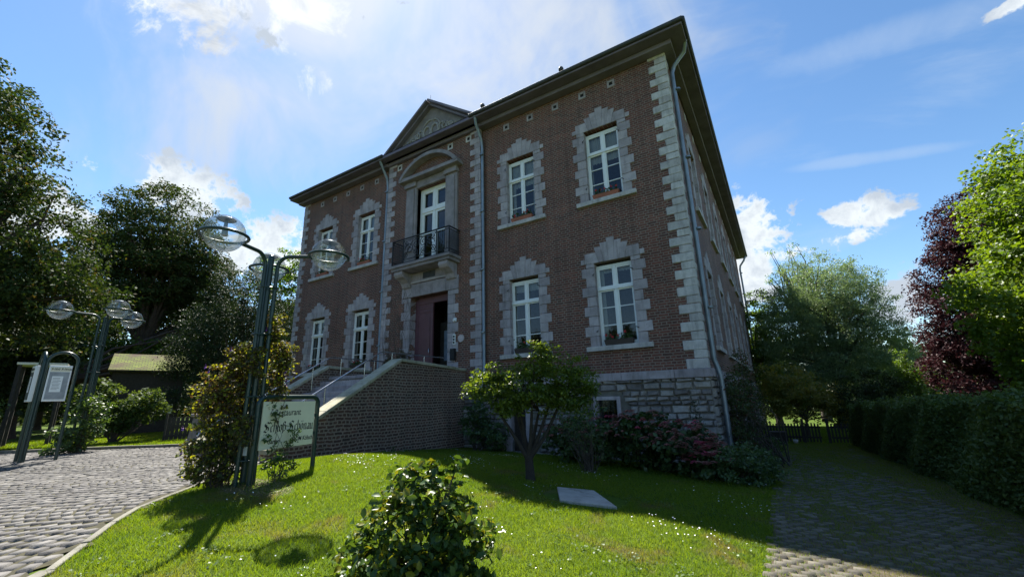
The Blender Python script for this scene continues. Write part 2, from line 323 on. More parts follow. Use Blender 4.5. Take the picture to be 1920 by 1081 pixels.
# cobbled driveway: bedding sheet and individually cut stones laid in segmental arcs
def sheet(name, xs, ys, inside, dz, mat):
    X, Y = np.meshgrid(xs, ys, indexing='ij'); Vv = np.stack([X, Y, GZ(X, Y) + dz], -1).reshape(-1, 3); I = np.arange(len(Vv)).reshape(X.shape)
    F = np.stack([I[:-1, :-1], I[1:, :-1], I[1:, 1:], I[:-1, 1:]], -1).reshape(-1, 4); c = Vv[F].mean(1); F = F[inside(c[:, 0], c[:, 1])]
    return npmesh(name, Vv, F, mat, smooth=True)
def in_drive(x, y): return (x < kerb_x(y) - .02) & (y < far_y(x)) & (y > -15.5) & (x > -30) & ((y < -7) | (x < -7.85))
def stones(name, P, ang, L, W, mat, parent, h=.03, inset=.012, n_off=None):
    """P (n,2) centres, ang direction of the long side"""
    n = len(P); ca, sa = np.cos(ang), np.sin(ang); base = np.array([(-.5, -.5), (.5, -.5), (.5, .5), (-.5, .5)])
    j = RG.uniform(-.08, .08, (n, 4, 2)); loc = (base[None] + j) * np.stack([L, W], -1)[:, None, :]
    top = loc * (1 - 2 * inset / np.stack([L, W], -1)[:, None, :])
    def rot(q): return np.stack([q[..., 0] * ca[:, None] - q[..., 1] * sa[:, None], q[..., 0] * sa[:, None] + q[..., 1] * ca[:, None]], -1) + P[:, None, :]
    lo, hi = rot(loc), rot(top); z = GZ(P[:, 0], P[:, 1])[:, None]; zt = z + h + RG.uniform(-.006, .006, (n, 1)) + RG.uniform(-.004, .004, (n, 4))
    Vv = np.concatenate([np.concatenate([lo, np.repeat(z - .01, 4, 1)[..., None]], -1), np.concatenate([hi, zt[..., None]], -1)], 1).reshape(-1, 3)
    q = np.array([(4, 5, 6, 7), (0, 1, 5, 4), (1, 2, 6, 5), (2, 3, 7, 6), (3, 0, 4, 7)]); F = (q[None] + np.arange(n)[:, None, None] * 8).reshape(-1, 4)
    return npmesh(name, Vv, F, mat, parent)
MT['setts'] = stone('setts', (.085, .080, .078), (.165, .158, .15), stain=.7, nscale=5, bump=.35)
MT['joint'] = simple('joint_sand', (.038, .034, .012), .95, nscale=9, amt=.5)
bed = tag(sheet('driveway', np.arange(-30, -1.5, .25), np.arange(-15.5, 0, .25), in_drive, .018, MT['joint']), kind='structure')
rot = R(122); cr, sr = math.cos(rot), math.sin(rot); CW, STEP, RAD = 2.0, .148, 1.16
PX, AN = [], []
for col in range(-24, 24):
    for row in range(-200, 220):
        nst = 12
        for k in range(nst):
            u_ = (k + .5) / nst * CW - CW / 2 + random.uniform(-.006, .006)
            vv = row * STEP + math.sqrt(RAD * RAD - u_ * u_); x_ = col * CW + u_
            PX.append((x_ * cr - vv * sr - 8, x_ * sr + vv * cr - 8)); AN.append(rot - math.asin(u_ / RAD))
PX = np.array(PX) + RG.normal(0, .004, (len(PX), 2)); AN = np.array(AN) + RG.normal(0, .03, len(AN))
k = in_drive(PX[:, 0] + .05, PX[:, 1] + .05) & ((PX[:, 0] > -21)); PX, AN = PX[k], AN[k]
stones('setts', PX, AN, RG.uniform(.152, .168, len(PX)), RG.uniform(.098, .114, len(PX)), MT['setts'], bed, h=.031, inset=.008)
# grown-over path by the hedge: rows of setts with grass between
bed2 = tag(sheet('path', np.arange(PATHX, 4.6, .22), np.arange(-14, 11, .25), lambda x, y: x > 0, .014, simple('path_soil', (.070, .055, .034), .95, nscale=7, amt=.5)), kind='structure')
PX, AN = [], []
for i in range(0, 210):
    yy = -14 + i * .118; o = (i % 2) * .08
    for jx in range(22):
        xx = PATHX + o + jx * .158 + random.uniform(-.01, .01)
        p = .06 + max(0, (yy + 6.5)) * .06 + (.5 if xx > 3.5 else 0) + (.35 * (math.sin(xx * 2.1 + yy * .6) > .55))
        if random.random() > p: PX.append((xx, yy + .03 * math.sin(xx * 1.5))); AN.append(random.gauss(0, .05))
PX = np.array(PX); MT['setts2'] = stone('path_setts', (.085, .075, .058), (.15, .135, .105), stain=.6, nscale=5, lichen=(.05, .06, .02), bump=.35)
stones('path_setts', PX, np.array(AN), RG.uniform(.125, .15, len(PX)), RG.uniform(.085, .105, len(PX)), MT['setts2'], bed2, h=.028)
# kerbs
kb = MB()
def kerb_line(kb, pts, wdt, h, seg, z0=-.1, gap=.01):
    P = [Vector((x, y, 0)) for x, y in pts]; L = sum((P[i + 1] - P[i]).length for i in range(len(P) - 1)); s = 0
    def at(s):
        for i in range(len(P) - 1):
            d = (P[i + 1] - P[i]).length
            if s <= d: return P[i].lerp(P[i + 1], s / d)
            s -= d
        return P[-1]
    while s < L - .05:
        a, b_ = at(s + gap), at(min(L, s + seg)); t_ = (b_ - a).normalized(); nn = Vector((-t_.y, t_.x, 0)) * wdt / 2; vs = []
        for dz in (z0, h + random.uniform(-.006, .006)):
            for q in (a - nn, b_ - nn, b_ + nn, a + nn): vs.append((q.x, q.y, gz(q.x, q.y) + dz))
        kb.add(vs, [(3, 2, 1, 0), (4, 5, 6, 7), (0, 1, 5, 4), (1, 2, 6, 5), (2, 3, 7, 6), (3, 0, 4, 7)]); s += seg
kerb_line(kb, [p for p in zip(KX, KY) if p[1] < -10], .13, .035, .62); kerb_line(kb, [p for p in zip(KX, KY) if p[1] > -11], .07, .03, .62)
kerb_line(kb, [(-25, -11.2), (-18.6, -8.8), (-16.5, -7.2), (-14.9, -5.55)], .12, .11, .8)
tag(kb.build('kerb', stone('kerb_stone', (.13, .12, .095), (.22, .21, .17), stain=.5), bevel=.012), kind='structure')

# ================================================================== HOUSE
house = thing('manor_house', 'two storey brick manor house with grey stone window surrounds, pediment and balcony', 'house', (0, 0, 0))
WZ0, WZ1 = .65, 10.7
LZ, UZ, WW, WH = 1.45, 6.13, 1.16, 2.6       # window sill heights, opening width and height
FXC = [-2.27, -5.40, -13.85, -16.97]         # front window columns
SYC = [3.4, 6.85, 10.3, 13.75, 17.2, 20.65]  # side window rows
def wall(mb, a0, a1, z0, z1, holes, fn, depth=.3):
    """wall quads over [a0,a1]x[z0,z1] with rectangular holes; fn(a, z, d) -> point, d is depth into the wall"""
    A = sorted({a0, a1} | {h[i] for h in holes for i in (0, 1)}); Z = sorted({z0, z1} | {h[i] for h in holes for i in (2, 3)})
    for i in range(len(A) - 1):
        for j in range(len(Z) - 1):
            ca_, cz = (A[i] + A[i + 1]) / 2, (Z[j] + Z[j + 1]) / 2
            if any(h[0] < ca_ < h[1] and h[2] < cz < h[3] for h in holes): continue
            mb.add([fn(A[i], Z[j], 0), fn(A[i + 1], Z[j], 0), fn(A[i + 1], Z[j + 1], 0), fn(A[i], Z[j + 1], 0)], [(0, 1, 2, 3)])
    for h in holes:
        p = [(h[0], h[2]), (h[1], h[2]), (h[1], h[3]), (h[0], h[3])]
        for i in range(4):
            a, c_ = p[i], p[(i + 1) % 4]; mb.add([fn(*a, 0), fn(*c_, 0), fn(*c_, depth), fn(*a, depth)], [(3, 2, 1, 0)])
hole = lambda c_, z: (c_ - WW / 2, c_ + WW / 2, z, z + WH)
RX0, RX1, RP = -12.25, -7.12, -.14           # projecting centre bay
DX0, DX1, DZ0, DZ1 = -10.6, -8.64, .95, 4.08
BX0, BX1, BZ0, BZ1 = -10.42, -8.82, 5.55, 8.85
wf = MB()
front = lambda a, z, d: (a, d, z)
wall(wf, -19, RX0, WZ0, WZ1, [hole(c_, z) for c_ in FXC[2:] for z in (LZ, UZ)], front)
wall(wf, RX1, 0, WZ0, WZ1, [hole(c_, z) for c_ in FXC[:2] for z in (LZ, UZ)], front)
wall(wf, RX0, RX1, WZ0, WZ1, [(DX0, DX1, DZ0, DZ1), (BX0, BX1, BZ0, BZ1)], lambda a, z, d: (a, d + RP, z), depth=.5)
for x in (RX0, RX1): wf.add([(x, RP, WZ0), (x, 0, WZ0), (x, 0, WZ1), (x, RP, WZ1)], [(0, 1, 2, 3)])
wf.build('front_wall', MT['brick'], house)
ws = MB(); wall(ws, 0, 25, WZ0, WZ1, [hole(c_, z) for c_ in SYC for z in (LZ, UZ)], lambda a, z, d: (-d, a, z))
ws.build('side_wall', MT['brick'], house)
wb = MB(); wb.add([(-19, 0, -2.5), (-19, 25, -2.5), (-19, 25, WZ1), (-19, 0, WZ1)], [(3, 2, 1, 0)]); wb.add([(-19, 25, -3), (0, 25, -3), (0, 25, WZ1), (-19, 25, WZ1)], [(3, 2, 1, 0)])
wb.build('rear_wall', MT['brick'], house)
rm = MB()
for zz in (.3, 5.2, 10.3): rm.box(-18.9, -.1, .55, 24.9, zz, zz + .15)
for zz0, zz1 in ((.45, 5.2), (5.35, 10.3)):
    rm.box(-18.9, -3.9, 4.0, 4.1, zz0, zz1); rm.box(-4.0, -3.9, 4.1, 24.9, zz0, zz1)
    for xx in (-3.84, -7.6, -11.9, -15.4): rm.box(xx, xx + .1, .5, 4.0, zz0, zz1)
rm.build('rooms', simple('room_wall', (.10, .095, .09), .9), house)

# rubble plinth with real courses of stones, string course above
def rubble(mb, a0, a1, z0, z1, fn, holes=()):
    z = z0
    while z < z1 - .05:
        h = random.choice((.12, .16, .2, .25)); h = min(h, z1 - z); a = a0 + random.uniform(-.2, 0)
        while a < a1:
            l = random.uniform(.16, .52) * (1.1 if h > .18 else .85); b0, b1 = max(a, a0), min(a + l, a1)
            zs = [(z, z + h)] if (h < .22 or random.random() < .6) else [(z, z + h * .48), (z + h * .48, z + h)]
            for (q0, q1) in zs:
                if b1 - b0 > .05 and not any(b1 > h_[0] and b0 < h_[1] and q1 > h_[2] and q0 < h_[3] for h_ in holes):
                    g = .009; d = random.uniform(.01, .06); vs = []; jj = .026
                    for (aa, zz) in ((b0 + g, q0 + g), (b1 - g, q0 + g), (b1 - g, q1 - g), (b0 + g, q1 - g)): vs.append(fn(aa, zz, .05))
                    ix, iz = min(.035, (b1 - b0) * .2), min(.03, (q1 - q0) * .2)
                    for (aa, zz) in ((b0 + g + ix, q0 + g + iz), (b1 - g - ix, q0 + g + iz), (b1 - g - ix, q1 - g - iz), (b0 + g + ix, q1 - g - iz)):
                        vs.append(fn(aa + random.uniform(-jj, jj), zz + random.uniform(-jj, jj), -d))
                    mb.add(vs, [(4, 5, 6, 7), (0, 1, 5, 4), (1, 2, 6, 5), (2, 3, 7, 6), (3, 0, 4, 7)])
            a += l
        z += h
pl = MB(); fr = lambda a, z, d: (a, d - .07, z)
BW = (-3.17, -2.37, -.95, .02); BD = (-6.22, -5.22, -1.75, .02)
rubble(pl, -7.12, .03, -2.3, .45, fr, [BW, BD]); rubble(pl, -19.03, -12.25, -2.0, .45, fr); rubble(pl, -12.25, -7.12, -2, .6, lambda a, z, d: (a, d - .2, z))
rubble(pl, -.03, 25, -3.0, .45, lambda a, z, d: (.07 - d, a, z))
pl.build('plinth', MT['rubble'], house)
pc = MB(); wall(pc, -7.12, .02, -2.6, .45, [(-3.07, -2.47, -.72, -.08), (-6.0, -5.44, -1.6, -.13)], lambda a, z, d: (a, d - .025, z), .35)
for a0, a1, y in ((-19, RX0, -.02), (RX0, RX1, -.16)): pc.add([(a0, y, -2.4), (a1, y, -2.4), (a1, y, .64), (a0, y, .64)], [(0, 1, 2, 3)])
pc.add([(.02, -.02, -3), (.02, 25, -3), (.02, 25, .45), (.02, -.02, .45)], [(0, 1, 2, 3)]); pc.build('plinth_core', simple('lime_mortar', (.15, .14, .12), .95, nscale=5, amt=.3), house)
sc = MB(); x = -7.12
while x < .1:
    l = random.uniform(1.0, 1.6); x1 = min(x + l, .1); sc.prism([(x + .003, .44), (x1 - .003, .44), (x1 - .003, .66), (x + .003, .66)], -.12, .02); x = x1
sc.build('string_course', MT['stone'], house, bevel=.015); sc = MB(); x = -19.1
while x < RX0:
    l = random.uniform(1.0, 1.6); x1 = min(x + l, RX0); sc.box(x + .003, x1 - .003, -.12, .02, .44, .66); x = x1
sc.build('string_course', MT['stone'], house, bevel=.015); sc = MB(); y = .03
while y < 25:
    l = random.uniform(1.0, 1.6); sc.box(-.02, .12, y + .003, min(y + l, 25) - .003, .441, .661); y += l
sc.build('string_course', MT['stone'], house, bevel=.015)
# basement window and door
bs = MB()
for (x0, x1, z0, z1) in ((-3.17, -3.07, -.95, .02), (-2.47, -2.37, -.95, .02), (-3.067, -2.473, -.08, .02), (-3.067, -2.473, -.95, -.72), (-6.2, -6.0, -1.66, .0), (-5.44, -5.24, -1.66, .0), (-5.997, -5.443, -.13, .0), (-6.3, -5.1, -1.85, -1.58)):
    bs.box(x0 - .0, x1 + .0, -.11 - (.12 if z0 < -1.8 else 0), .25, z0, z1, .004)
    if z0 == -.95 and x0 == -3.067: bs.build('basement_window_surround', MT['stone'], house, bevel=.012); bs = MB()
bs.build('basement_door_surround', MT['stone'], house, bevel=.012)
bwn = MB(); bwn.box(-3.07, -2.47, .1, .14, -.72, -.08); bwn.build('basement_window', MT['glass'], house)
bg_ = MB()
for k in range(1, 4): bg_.tube([(-3.07 + .15 * k, 0, -.73), (-3.07 + .15 * k, 0, -.07)], .009, 6)
for k in range(1, 3): bg_.tube([(-3.08, 0, -.72 + .21 * k), (-2.46, 0, -.72 + .21 * k)], .009, 6)
bg_.build('window_grille', MT['iron'], house)
bd = MB(); bd.box(-6.0, -5.44, .12, .18, -1.6, -.13)
for k in range(1, 6): bd.box(-6.0 + .093 * k - .004, -6.0 + .093 * k + .012, .105, .125, -1.55, -.18)
bdo = bd.build('basement_door', MT['wood'], house)
hh = MB(); hh.tube([(-5.52, .1, -.9), (-5.52, .05, -.9), (-5.6, .05, -.9)], .01); hh.build('handle', MT['steel'], bdo)

# quoins
def quoins(mb, x_edge, sgn, z0, z1, yb, wide, narrow, d=.03, ret=None, pale=False):
    z = z0; i = 0
    while z < z1 - .08:
        h = (.262 if i % 2 == 0 else .225); h = min(h, z1 - z); wq = (wide if i % 2 == 0 else narrow) + random.uniform(-.02, .02)
        xa, xb = sorted((x_edge, x_edge - sgn * wq)); mb.box(xa, xb, yb - d + random.uniform(-.004, .004), yb + .1, z + .005, z + h - .005, .009); z += h; i += 1
q1 = MB(); quoins(q1, .03, 1, .66, 10.62, 0, .56, .34)
z = .66; i = 0
while z < 10.5:                                   # returns of the corner stones on the side wall
    h = .262 if i % 2 == 0 else .225; q1.box(-.1, .031, .101, .101 + (.12 if i % 2 == 0 else .32), z + .005, z + h - .005, .008); z += h; i += 1
q1.build('corner_quoins', MT['stonepale'], house, bevel=.02)
for qa in ((-19.03, -1, .66, 10.62, 0, .5, .28), (RX1 + .03, 1, .66, 10.62, RP, .5, .28), (RX0 - .03, -1, .66, 10.62, RP, .5, .28)):
    q2 = MB(); quoins(q2, *qa); q2.build('corner_quoins', MT['stone'], house, bevel=.012)

# a window with frame, panes, sill and stone surround, built once in local coordinates (origin: middle of the sill, outside is -y)
def make_window(pale):
    f = MB(); y0, y1 = .16, .23; hw = WW / 2; T = WH * .665
    f.box(-hw, -hw + .06, y0, y1, .02, WH - .08); f.box(hw - .06, hw, y0, y1, .02, WH - .08); f.box(-hw + .001, hw - .001, y0 - .002, y1, WH - .16, WH - .075)
    f.box(-hw + .06, hw - .06, y0 + .001, y1, .02, .10); f.box(-hw + .01, hw - .01, y0 - .035, y1, T, T + .085)
    f.box(-.042, .042, y0 - .012, y1, .1, T); f.box(-.042, .042, y0 - .012, y1, T + .086, WH - .161)
    for s in (-1, 1):
        a, b_ = sorted((s * .042, s * (hw - .06)))
        for (za, zb) in ((.1, T), (T + .085, WH - .16)):
            f.box(a, a + .04, y0 + .012, y1 - .01, za, zb); f.box(b_ - .04, b_, y0 + .012, y1 - .01, za, zb)
            f.box(a + .04, b_ - .04, y0 + .012, y1 - .01, za, za + .045); f.box(a + .04, b_ - .04, y0 + .012, y1 - .01, zb - .045, zb)
        for k in (1, 2):
            zz = .1 + (T - .1) * k / 3; f.box(a + .04, b_ - .04, y0 + .02, y1 - .02, zz - .014, zz + .014)
    fo = f.build('window', MT['white'], None)
    p = MB(); p.add([(-hw, y1 - .025, 0), (hw, y1 - .025, 0), (hw, y1 - .025, WH), (-hw, y1 - .025, WH)], [(0, 1, 2, 3)]); p.build('pane', MT['glass'], fo)
    sl_ = MB(); sl_.box(-.98, .98, -.11, .2, -.13, .012); sl_.build('sill', MT['stonepale'], fo, bevel=.01)
    s_ = MB(); rng = random.Random(5)
    for sg in (-1, 1):
        z = .016; i = 0; hs = WH / 8.5
        while z < WH - .02:
            h = min(hs, WH - z) if WH - z - hs > .05 else WH - z
            wd = (.42 if i % 2 == (1 if sg > 0 else 1) else .28) + rng.uniform(-.015, .015)
            xa, xb = sorted((sg * (hw - .004), sg * (hw + wd))); s_.box(xa, xb, -.03 + rng.uniform(-.005, .005), .24, z + .005, z + h - .005, .006); z += h; i += 1
    # stepped flat arch: wedge stones
    xs = [-.58, -.40, -.24, -.085, .085, .24, .40, .58]; spread = 1.42; tops = [.34, .50, .62, .74, .62, .50, .34]
    for k in range(7):
        xa, xb = xs[k], xs[k + 1]; tp = tops[k]; e = spread if k not in (0, 6) else 1.5
        xta = xa * (1 + (e - 1) * tp / .6) if k != 0 else -.86; xtb = xb * (1 + (e - 1) * tp / .6) if k != 6 else .86
        if k == 0: pts = [(-.58, WH), (xb, WH), (xs[1] * (1 + (spread - 1) * tp / .6), WH + tp), (-.86, WH + tp), (-.86, WH + .004)]
        elif k == 6: pts = [(xa, WH), (.58, WH), (.86, WH + .004), (.86, WH + tp), (xs[6] * (1 + (spread - 1) * tp / .6), WH + tp)]
        else: pts = [(xa, WH), (xb, WH), (xtb, WH + tp), (xta, WH + tp)]
        cx = sum(q[0] for q in pts) / len(pts); pts = [(cx + (x - cx) * .985, z + .001) for x, z in pts]
        s_.prism(pts, -.032 - .004 * (k % 2), .24)
    s_.box(-1.0, -.862, -.028, .05, WH + .01, WH + .17); s_.box(.862, 1.0, -.028, .05, WH + .01, WH + .17)
    s_.build('surround', MT['stone'], fo, bevel=.008)
    return fo
w0 = make_window(False); first = True
spots = [((c_, 0, z), 0) for c_ in FXC for z in (LZ, UZ)] + [((0, c_, z), math.pi / 2) for c_ in SYC for z in (LZ, UZ)]
for loc, rz in spots:
    o = w0 if first else copy_tree(w0); first = False
    o.parent = house; o.location = loc; o.rotation_euler = (0, 0, rz)

# curtains behind some of the panes, each hung differently
fab = simple('net_curtain', (.55, .55, .53), .9, nscale=3, amt=.1); rc = random.Random(21)
for wo in [k for k in bpy.data.objects if k.parent == house and k.name.split('.')[0] == 'window' and abs(k.rotation_euler.z) < .1]:
    upper = wo.location.z > 4
    c_ = MB(); drop = rc.uniform(.75, 1.2) if upper else rc.uniform(.25, .55); wdt = rc.uniform(.12, .24)
    for s0, s1, zb_ in ((-WW / 2, -WW / 2 + wdt, .1), (WW / 2 - wdt, WW / 2, .1), (-WW / 2, WW / 2, WH - drop)):
        if not upper and zb_ == .1 and rc.random() < .6: continue
        nn = max(6, int((s1 - s0) / .03)); vs = []
        for i in range(nn + 1):
            x = s0 + (s1 - s0) * i / nn; yy_ = .30 + .018 * math.sin(i * 1.7) + rc.uniform(-.004, .004); vs += [(x, yy_, zb_ + rc.uniform(-.01, .01)), (x, yy_, WH - .02)]
        c_.add(vs, [(2 * i, 2 * i + 2, 2 * i + 3, 2 * i + 1) for i in range(nn)], True)
    if c_.f: c_.build('curtain', fab, wo)
# roof, cornice and gutters
rf = MB(); e = .7; xl, xr, yf, yb_, z0, z1 = -19.4, .7, -.7, 25.7, 10.66, 10.80
rdg = [(-9.6 + 0, 10, 15.6), (-9.6, 15, 15.6)]
vs = [(xl, yf, z1 + .02), (xr, yf, z1 + .02), (xr, yb_, z1 + .02), (xl, yb_, z1 + .02), (-9.5, 9.5, 15.4), (-9.5, 16, 15.4)]
rf.add(vs, [(0, 1, 4), (1, 2, 5, 4), (2, 3, 5), (3, 0, 4, 5)]); rf.build('roof', MT['slate'], house)
ev = MB(); ev.box(xl, xr, yf, yb_, z0, z1); ev.build('eaves', simple('eaves_board', (.14, .115, .15), .7, nscale=2, amt=.25), house, bevel=.02)
gt = MB()
gt.tube([(xl + .03, yf - .03, z1), (RX0 + .1, yf - .03, z1)], .075, 10); gt.tube([(RX1 - .1, yf - .03, z1), (xr + .03, yf - .03, z1), ], .075, 10); gt.tube([(xr + .03, yf - .03, z1), (xr + .03, yb_, z1)], .075, 10)
gt.build('gutter', MT['slate'], house)
cn = MB()
for (x0, x1, y) in ((-19.2, RX0, 0), (RX1, .0, 0)):
    cn.prism([(x0, 10.5), (x1 + (0.3 if x1 == 0 else 0), 10.5), (x1 + (0.3 if x1 == 0 else 0), 10.658), (x0, 10.658)], -.32, .02)
cn.box(.02, .301, .021, 25, 10.501, 10.657)
cn.build('cornice', MT['cornice'], house, bevel=.02)
def vent(fn, r_o, r_i):
    v = MB()
    for (a, b_, c_, d_) in ((-r_o, r_o, r_i, r_o), (-r_o, r_o, -r_o, -r_i), (-r_o, -r_i, -r_i + .002, r_i - .002), (r_i, r_o, -r_i + .002, r_i - .002)): v.box(*fn(a, b_, -.022, .05), c_, d_)
    h_ = MB(); h_.box(*fn(-r_i, r_i, -.012, .03), -r_i, r_i); return v, h_  # solid near-black block paints the shade of the vent hole
for x in [-1.76, -2.80, -3.85, -4.9, -5.95, -17.48, -16.44, -15.39, -14.34, -13.29]:
    v, h_ = vent(lambda a, b_, c_, d_: (a, b_, c_, d_), .13, .06); vo = v.build('vent', MT['stone'], house, bevel=.006); vo.location = (x, 0, 10.2); h_.build('vent_shade_block', MT['dark'], vo)
for x in (-11.6, -10.6, -9.62, -8.64, -7.68):
    v, h_ = vent(lambda a, b_, c_, d_: (a, b_, c_, d_), .14, .065); vo = v.build('vent', MT['stonepale'], house, bevel=.006); vo.location = (x, RP, 10.28); h_.build('vent_shade_block', MT['dark'], vo)
for k in range(13):
    v, h_ = vent(lambda a, b_, c_, d_: (-d_, -c_, a, b_), .13, .06); vo = v.build('vent', MT['stonepale'], house, bevel=.006); vo.location = (0, 1.6 + 1.72 * k, 10.2); h_.build('vent_shade_block', MT['dark'], vo)
# pediment with carved relief
pd = MB(); PXc = -9.69; px0, px1, pzb, pzt = -12.3, -7.05, 10.80, 12.75
ty = RP - .06
pd.prism([(px0 + .1, pzb), (px1 - .1, pzb), (PXc, pzt - .1)], ty, 2.5)
pd.build('pediment', simple('pediment_stone', (.20, .17, .16), .85, nscale=3, amt=.25, bump=.3), house)
pr = MB()
def rake(x0, z0_, x1, z1_, w_, y0, y1):
    d = Vector((x1 - x0, 0, z1_ - z0_)).normalized(); n_ = Vector((-d.z, 0, d.x)); n_ = n_ if n_.z > 0 else -n_
    a, b_ = Vector((x0, 0, z0_)), Vector((x1, 0, z1_)); pts = [a, b_, b_ + n_ * w_, a + n_ * w_]
    q = [(p.x, p.z) for p in pts]
    if x1 < x0: q = q[::-1]
    pr.prism(q, y0, y1)
rake(px0 - .12, pzb - .02, PXc, pzt, .10, -.56, 4.0); rake(px1 + .12, pzb - .02, PXc - .0, pzt + .004, .10, -.562, 4.0)
rake(px0 + .05, pzb - .06, PXc, pzt - .12, .10, -.40, 0); rake(px1 - .05, pzb - .06, PXc, pzt - .118, .10, -.402, 0)
pr.box(px0 - .02, px1 + .02, -.40, .02, 10.66, 10.79); pr.box(px0 + .05, px1 - .05, -.28, .02, 10.5, 10.658)
pr.build('pediment_cornice', MT['cornice'], house, bevel=.015)
rl = MB(); yr = ty - .02
rl.lathe((0, 0, 0), [(0, 0)], 3) if False else None
def ring(cx, cz, rx, rz_, r_, n=22, a0=0, a1=360):
    rl.tube([(cx + rx * math.cos(R(a0 + (a1 - a0) * i / n)), yr, cz + rz_ * math.sin(R(a0 + (a1 - a0) * i / n))) for i in range(n + 1)], r_, 6)
ring(PXc - .22, 11.42, .2, .27, .05); ring(PXc + .22, 11.42, .2, .27, .05); ring(PXc, 11.5, .52, .48, .035)
for k in range(5): rl.lathe((PXc - .24 + .12 * k, yr, 11.95 + .05 * math.sin(k * 1.57)), [(.0, -.05), (.05, 0), (0, .06)], 8)
for s in (-1, 1):
    for k in range(7):
        cx = PXc + s * (.62 + .22 * k); cz = 11.42 - .07 * k; rr = .2 - .018 * k
        ring(cx, cz, rr, rr, .035, 12, 90 * (k % 2), 90 * (k % 2) + 300)
        rl.tube([(cx, yr, cz), (cx + s * .12, yr - .01, cz + rr * .8), (cx + s * .2, yr, cz + rr * .4)], [.04, .05, .02], 6)
        rl.tube([(cx, yr, cz), (cx + s * .1, yr - .01, cz - rr * .8), (cx + s * .22, yr, cz - rr * .5)], [.04, .05, .02], 6)
rl.build('carved_relief', simple('relief_stone', (.30, .27, .25), .85, nscale=5, amt=.25), house)
# finials on the roof edge
for (x, y, z) in ((-3.33, -.45, 10.82), (-6.75, -.45, 10.82)):
    fb = MB(); fb.tube([(x, y, z), (x, y, z + .34)], .022, 8); fb.lathe((x, y, z + .42), [(0, -.1), (.05, -.085), (.088, -.04), (.095, .01), (.07, .07), (.03, .095), (0, .1)], 12); fb.build('roof_finial', MT['slate'], house)
fb = MB(); fb.tube([(PXc, -.3, pzt), (PXc, -.3, pzt + .45)], [.012, .005], 6); fb.build('lightning_rod', MT['iron'], house)

# downpipes
def pipe(path, r_=.06):
    p = MB(); p.tube(path, r_, 12)
    for z in (9.3, 6.9, 4.6, 2.3):
        a = path[2]; p.tube([(a[0], a[1], z - .025), (a[0], a[1], z + .025)], r_ + .012, 12)
    p.build('downpipe', MT['zinc'], house)
pipe([(-6.98, -.68, 10.8), (-7.0, -.55, 10.45), (-7.02, -.17, 9.95), (-7.02, -.11, 9.6), (-7.02, -.11, .9), (-7.02, -.16, .72), (-7.05, -.26, .45), (-7.05, -.26, -1.7)])
pipe([(-12.4, -.68, 10.8), (-12.38, -.5, 10.45), (-12.37, -.17, 9.95), (-12.37, -.11, 9.6), (-12.37, -.11, .9), (-12.37, -.2, .6), (-12.37, -.2, -1.3)])
pipe([(.66, .1, 10.74), (.56, .3, 10.5), (.22, .36, 10.2), (.12, .36, 9.95), (.12, .36, .9), (.18, .36, .68), (.22, .36, .45), (.22, .36, -1.9)], .065)
pipe([(.66, 25.2, 10.7), (.5, 25.1, 10.3), (.2, 25.05, 9.9), (.14, 25.05, 9.6), (.14, 25.05, .8), (.14, 25.05, -2.2)], .07)

# entrance: surround, lintel, door leaves
es = MB(); yb = RP
for sg, xo in ((-1, DX0), (1, DX1)):
    z = 1.0; i = 0
    while z < 4.06:
        wd = (.50 if i % 2 == 0 else .34); xa, xb = sorted((xo - sg * .0, xo + sg * wd)); es.box(xa, xb, yb - .035, yb + .45, z + .005, min(z + .36, 4.07) - .005, .003); z += .36; i += 1
es.box(DX0 - .5, DX0 + .1, yb - .04, yb + .44, 4.085, 4.62, .003); es.box(DX1 - .1, DX1 + .5, yb - .04, yb + .44, 4.083, 4.62, .003)
es.box(DX0 + .105, DX1 - .105, yb - .06, yb + .43, 4.082, 4.60)
es.box(DX0 - .15, DX1 + .12, yb - .09, yb - .0, 4.63, 4.70); es.box(DX0 - .1, DX1 + .1, yb - .04, yb + .1, 4.71, 5.06)
es.build('door_surround', MT['stone'], house, bevel=.01)
pn = MB(); pn.box(-9.95, -9.3, yb - .055, yb, 4.76, 5.03); pn.build('plaque_panel', MT['slate'], house, bevel=.01)
dd = MB(); dy = yb + .3
dd.box(DX0 + .0, DX0 + .16, dy - .02, dy + .1, .95, 4.0); dd.box(DX0 + .16, DX1, dy - .02, dy + .1, 3.80, 4.06)
dd.box(DX0 + .16, -9.68, dy, dy + .06, .96, 3.8); dd.box(DX0 + .30, -9.82, dy - .02, dy, 1.2, 3.35); dd.box(DX0 + .26, -9.76, dy - .015, dy, 3.45, 3.52); dd.box(DX0 + .26, -9.76, dy - .015, dy, 3.6, 3.65); dd.box(-9.74, -9.65, dy - .04, dy + .05, .97, 3.79)
do = dd.build('front_door', MT['door'], house, bevel=.008)
hh = MB(); hh.tube([(-9.79, dy - .02, 2.0), (-9.79, dy - .08, 2.0), (-9.79, dy - .08, 1.85)], .014); hh.build('handle', MT['steel'], do)
iv = MB(); iv.box(-10.6, -8.3, dy + 1.7, dy + 1.75, .9, 4.1); iv.box(-10.8, -10.75, dy + .1, dy + 1.7, .9, 4.1); iv.box(-8.5, -8.45, dy + .1, dy + 1.7, .9, 4.1); iv.box(-10.8, -8.4, dy + .1, dy + 1.75, 4.1, 4.15)
iv.build('vestibule', simple('vestibule_dark', (.02, .018, .018), .8), house)
ip = MB()
for x in (-9.62, -9.28): ip.box(x, x + .27, dy + .62, dy + .64, 1.55, 2.75)
ipo = ip.build('inner_door_glass', simple('frosted_glass', (.20, .25, .32), .25), house)  # pale blue colour stands in for light in the two panes
ipf = MB(); ipf.box(-9.85, -8.5, dy + .65, dy + .7, .95, 3.1); ipf.build('inner_door', MT['wood'], house)
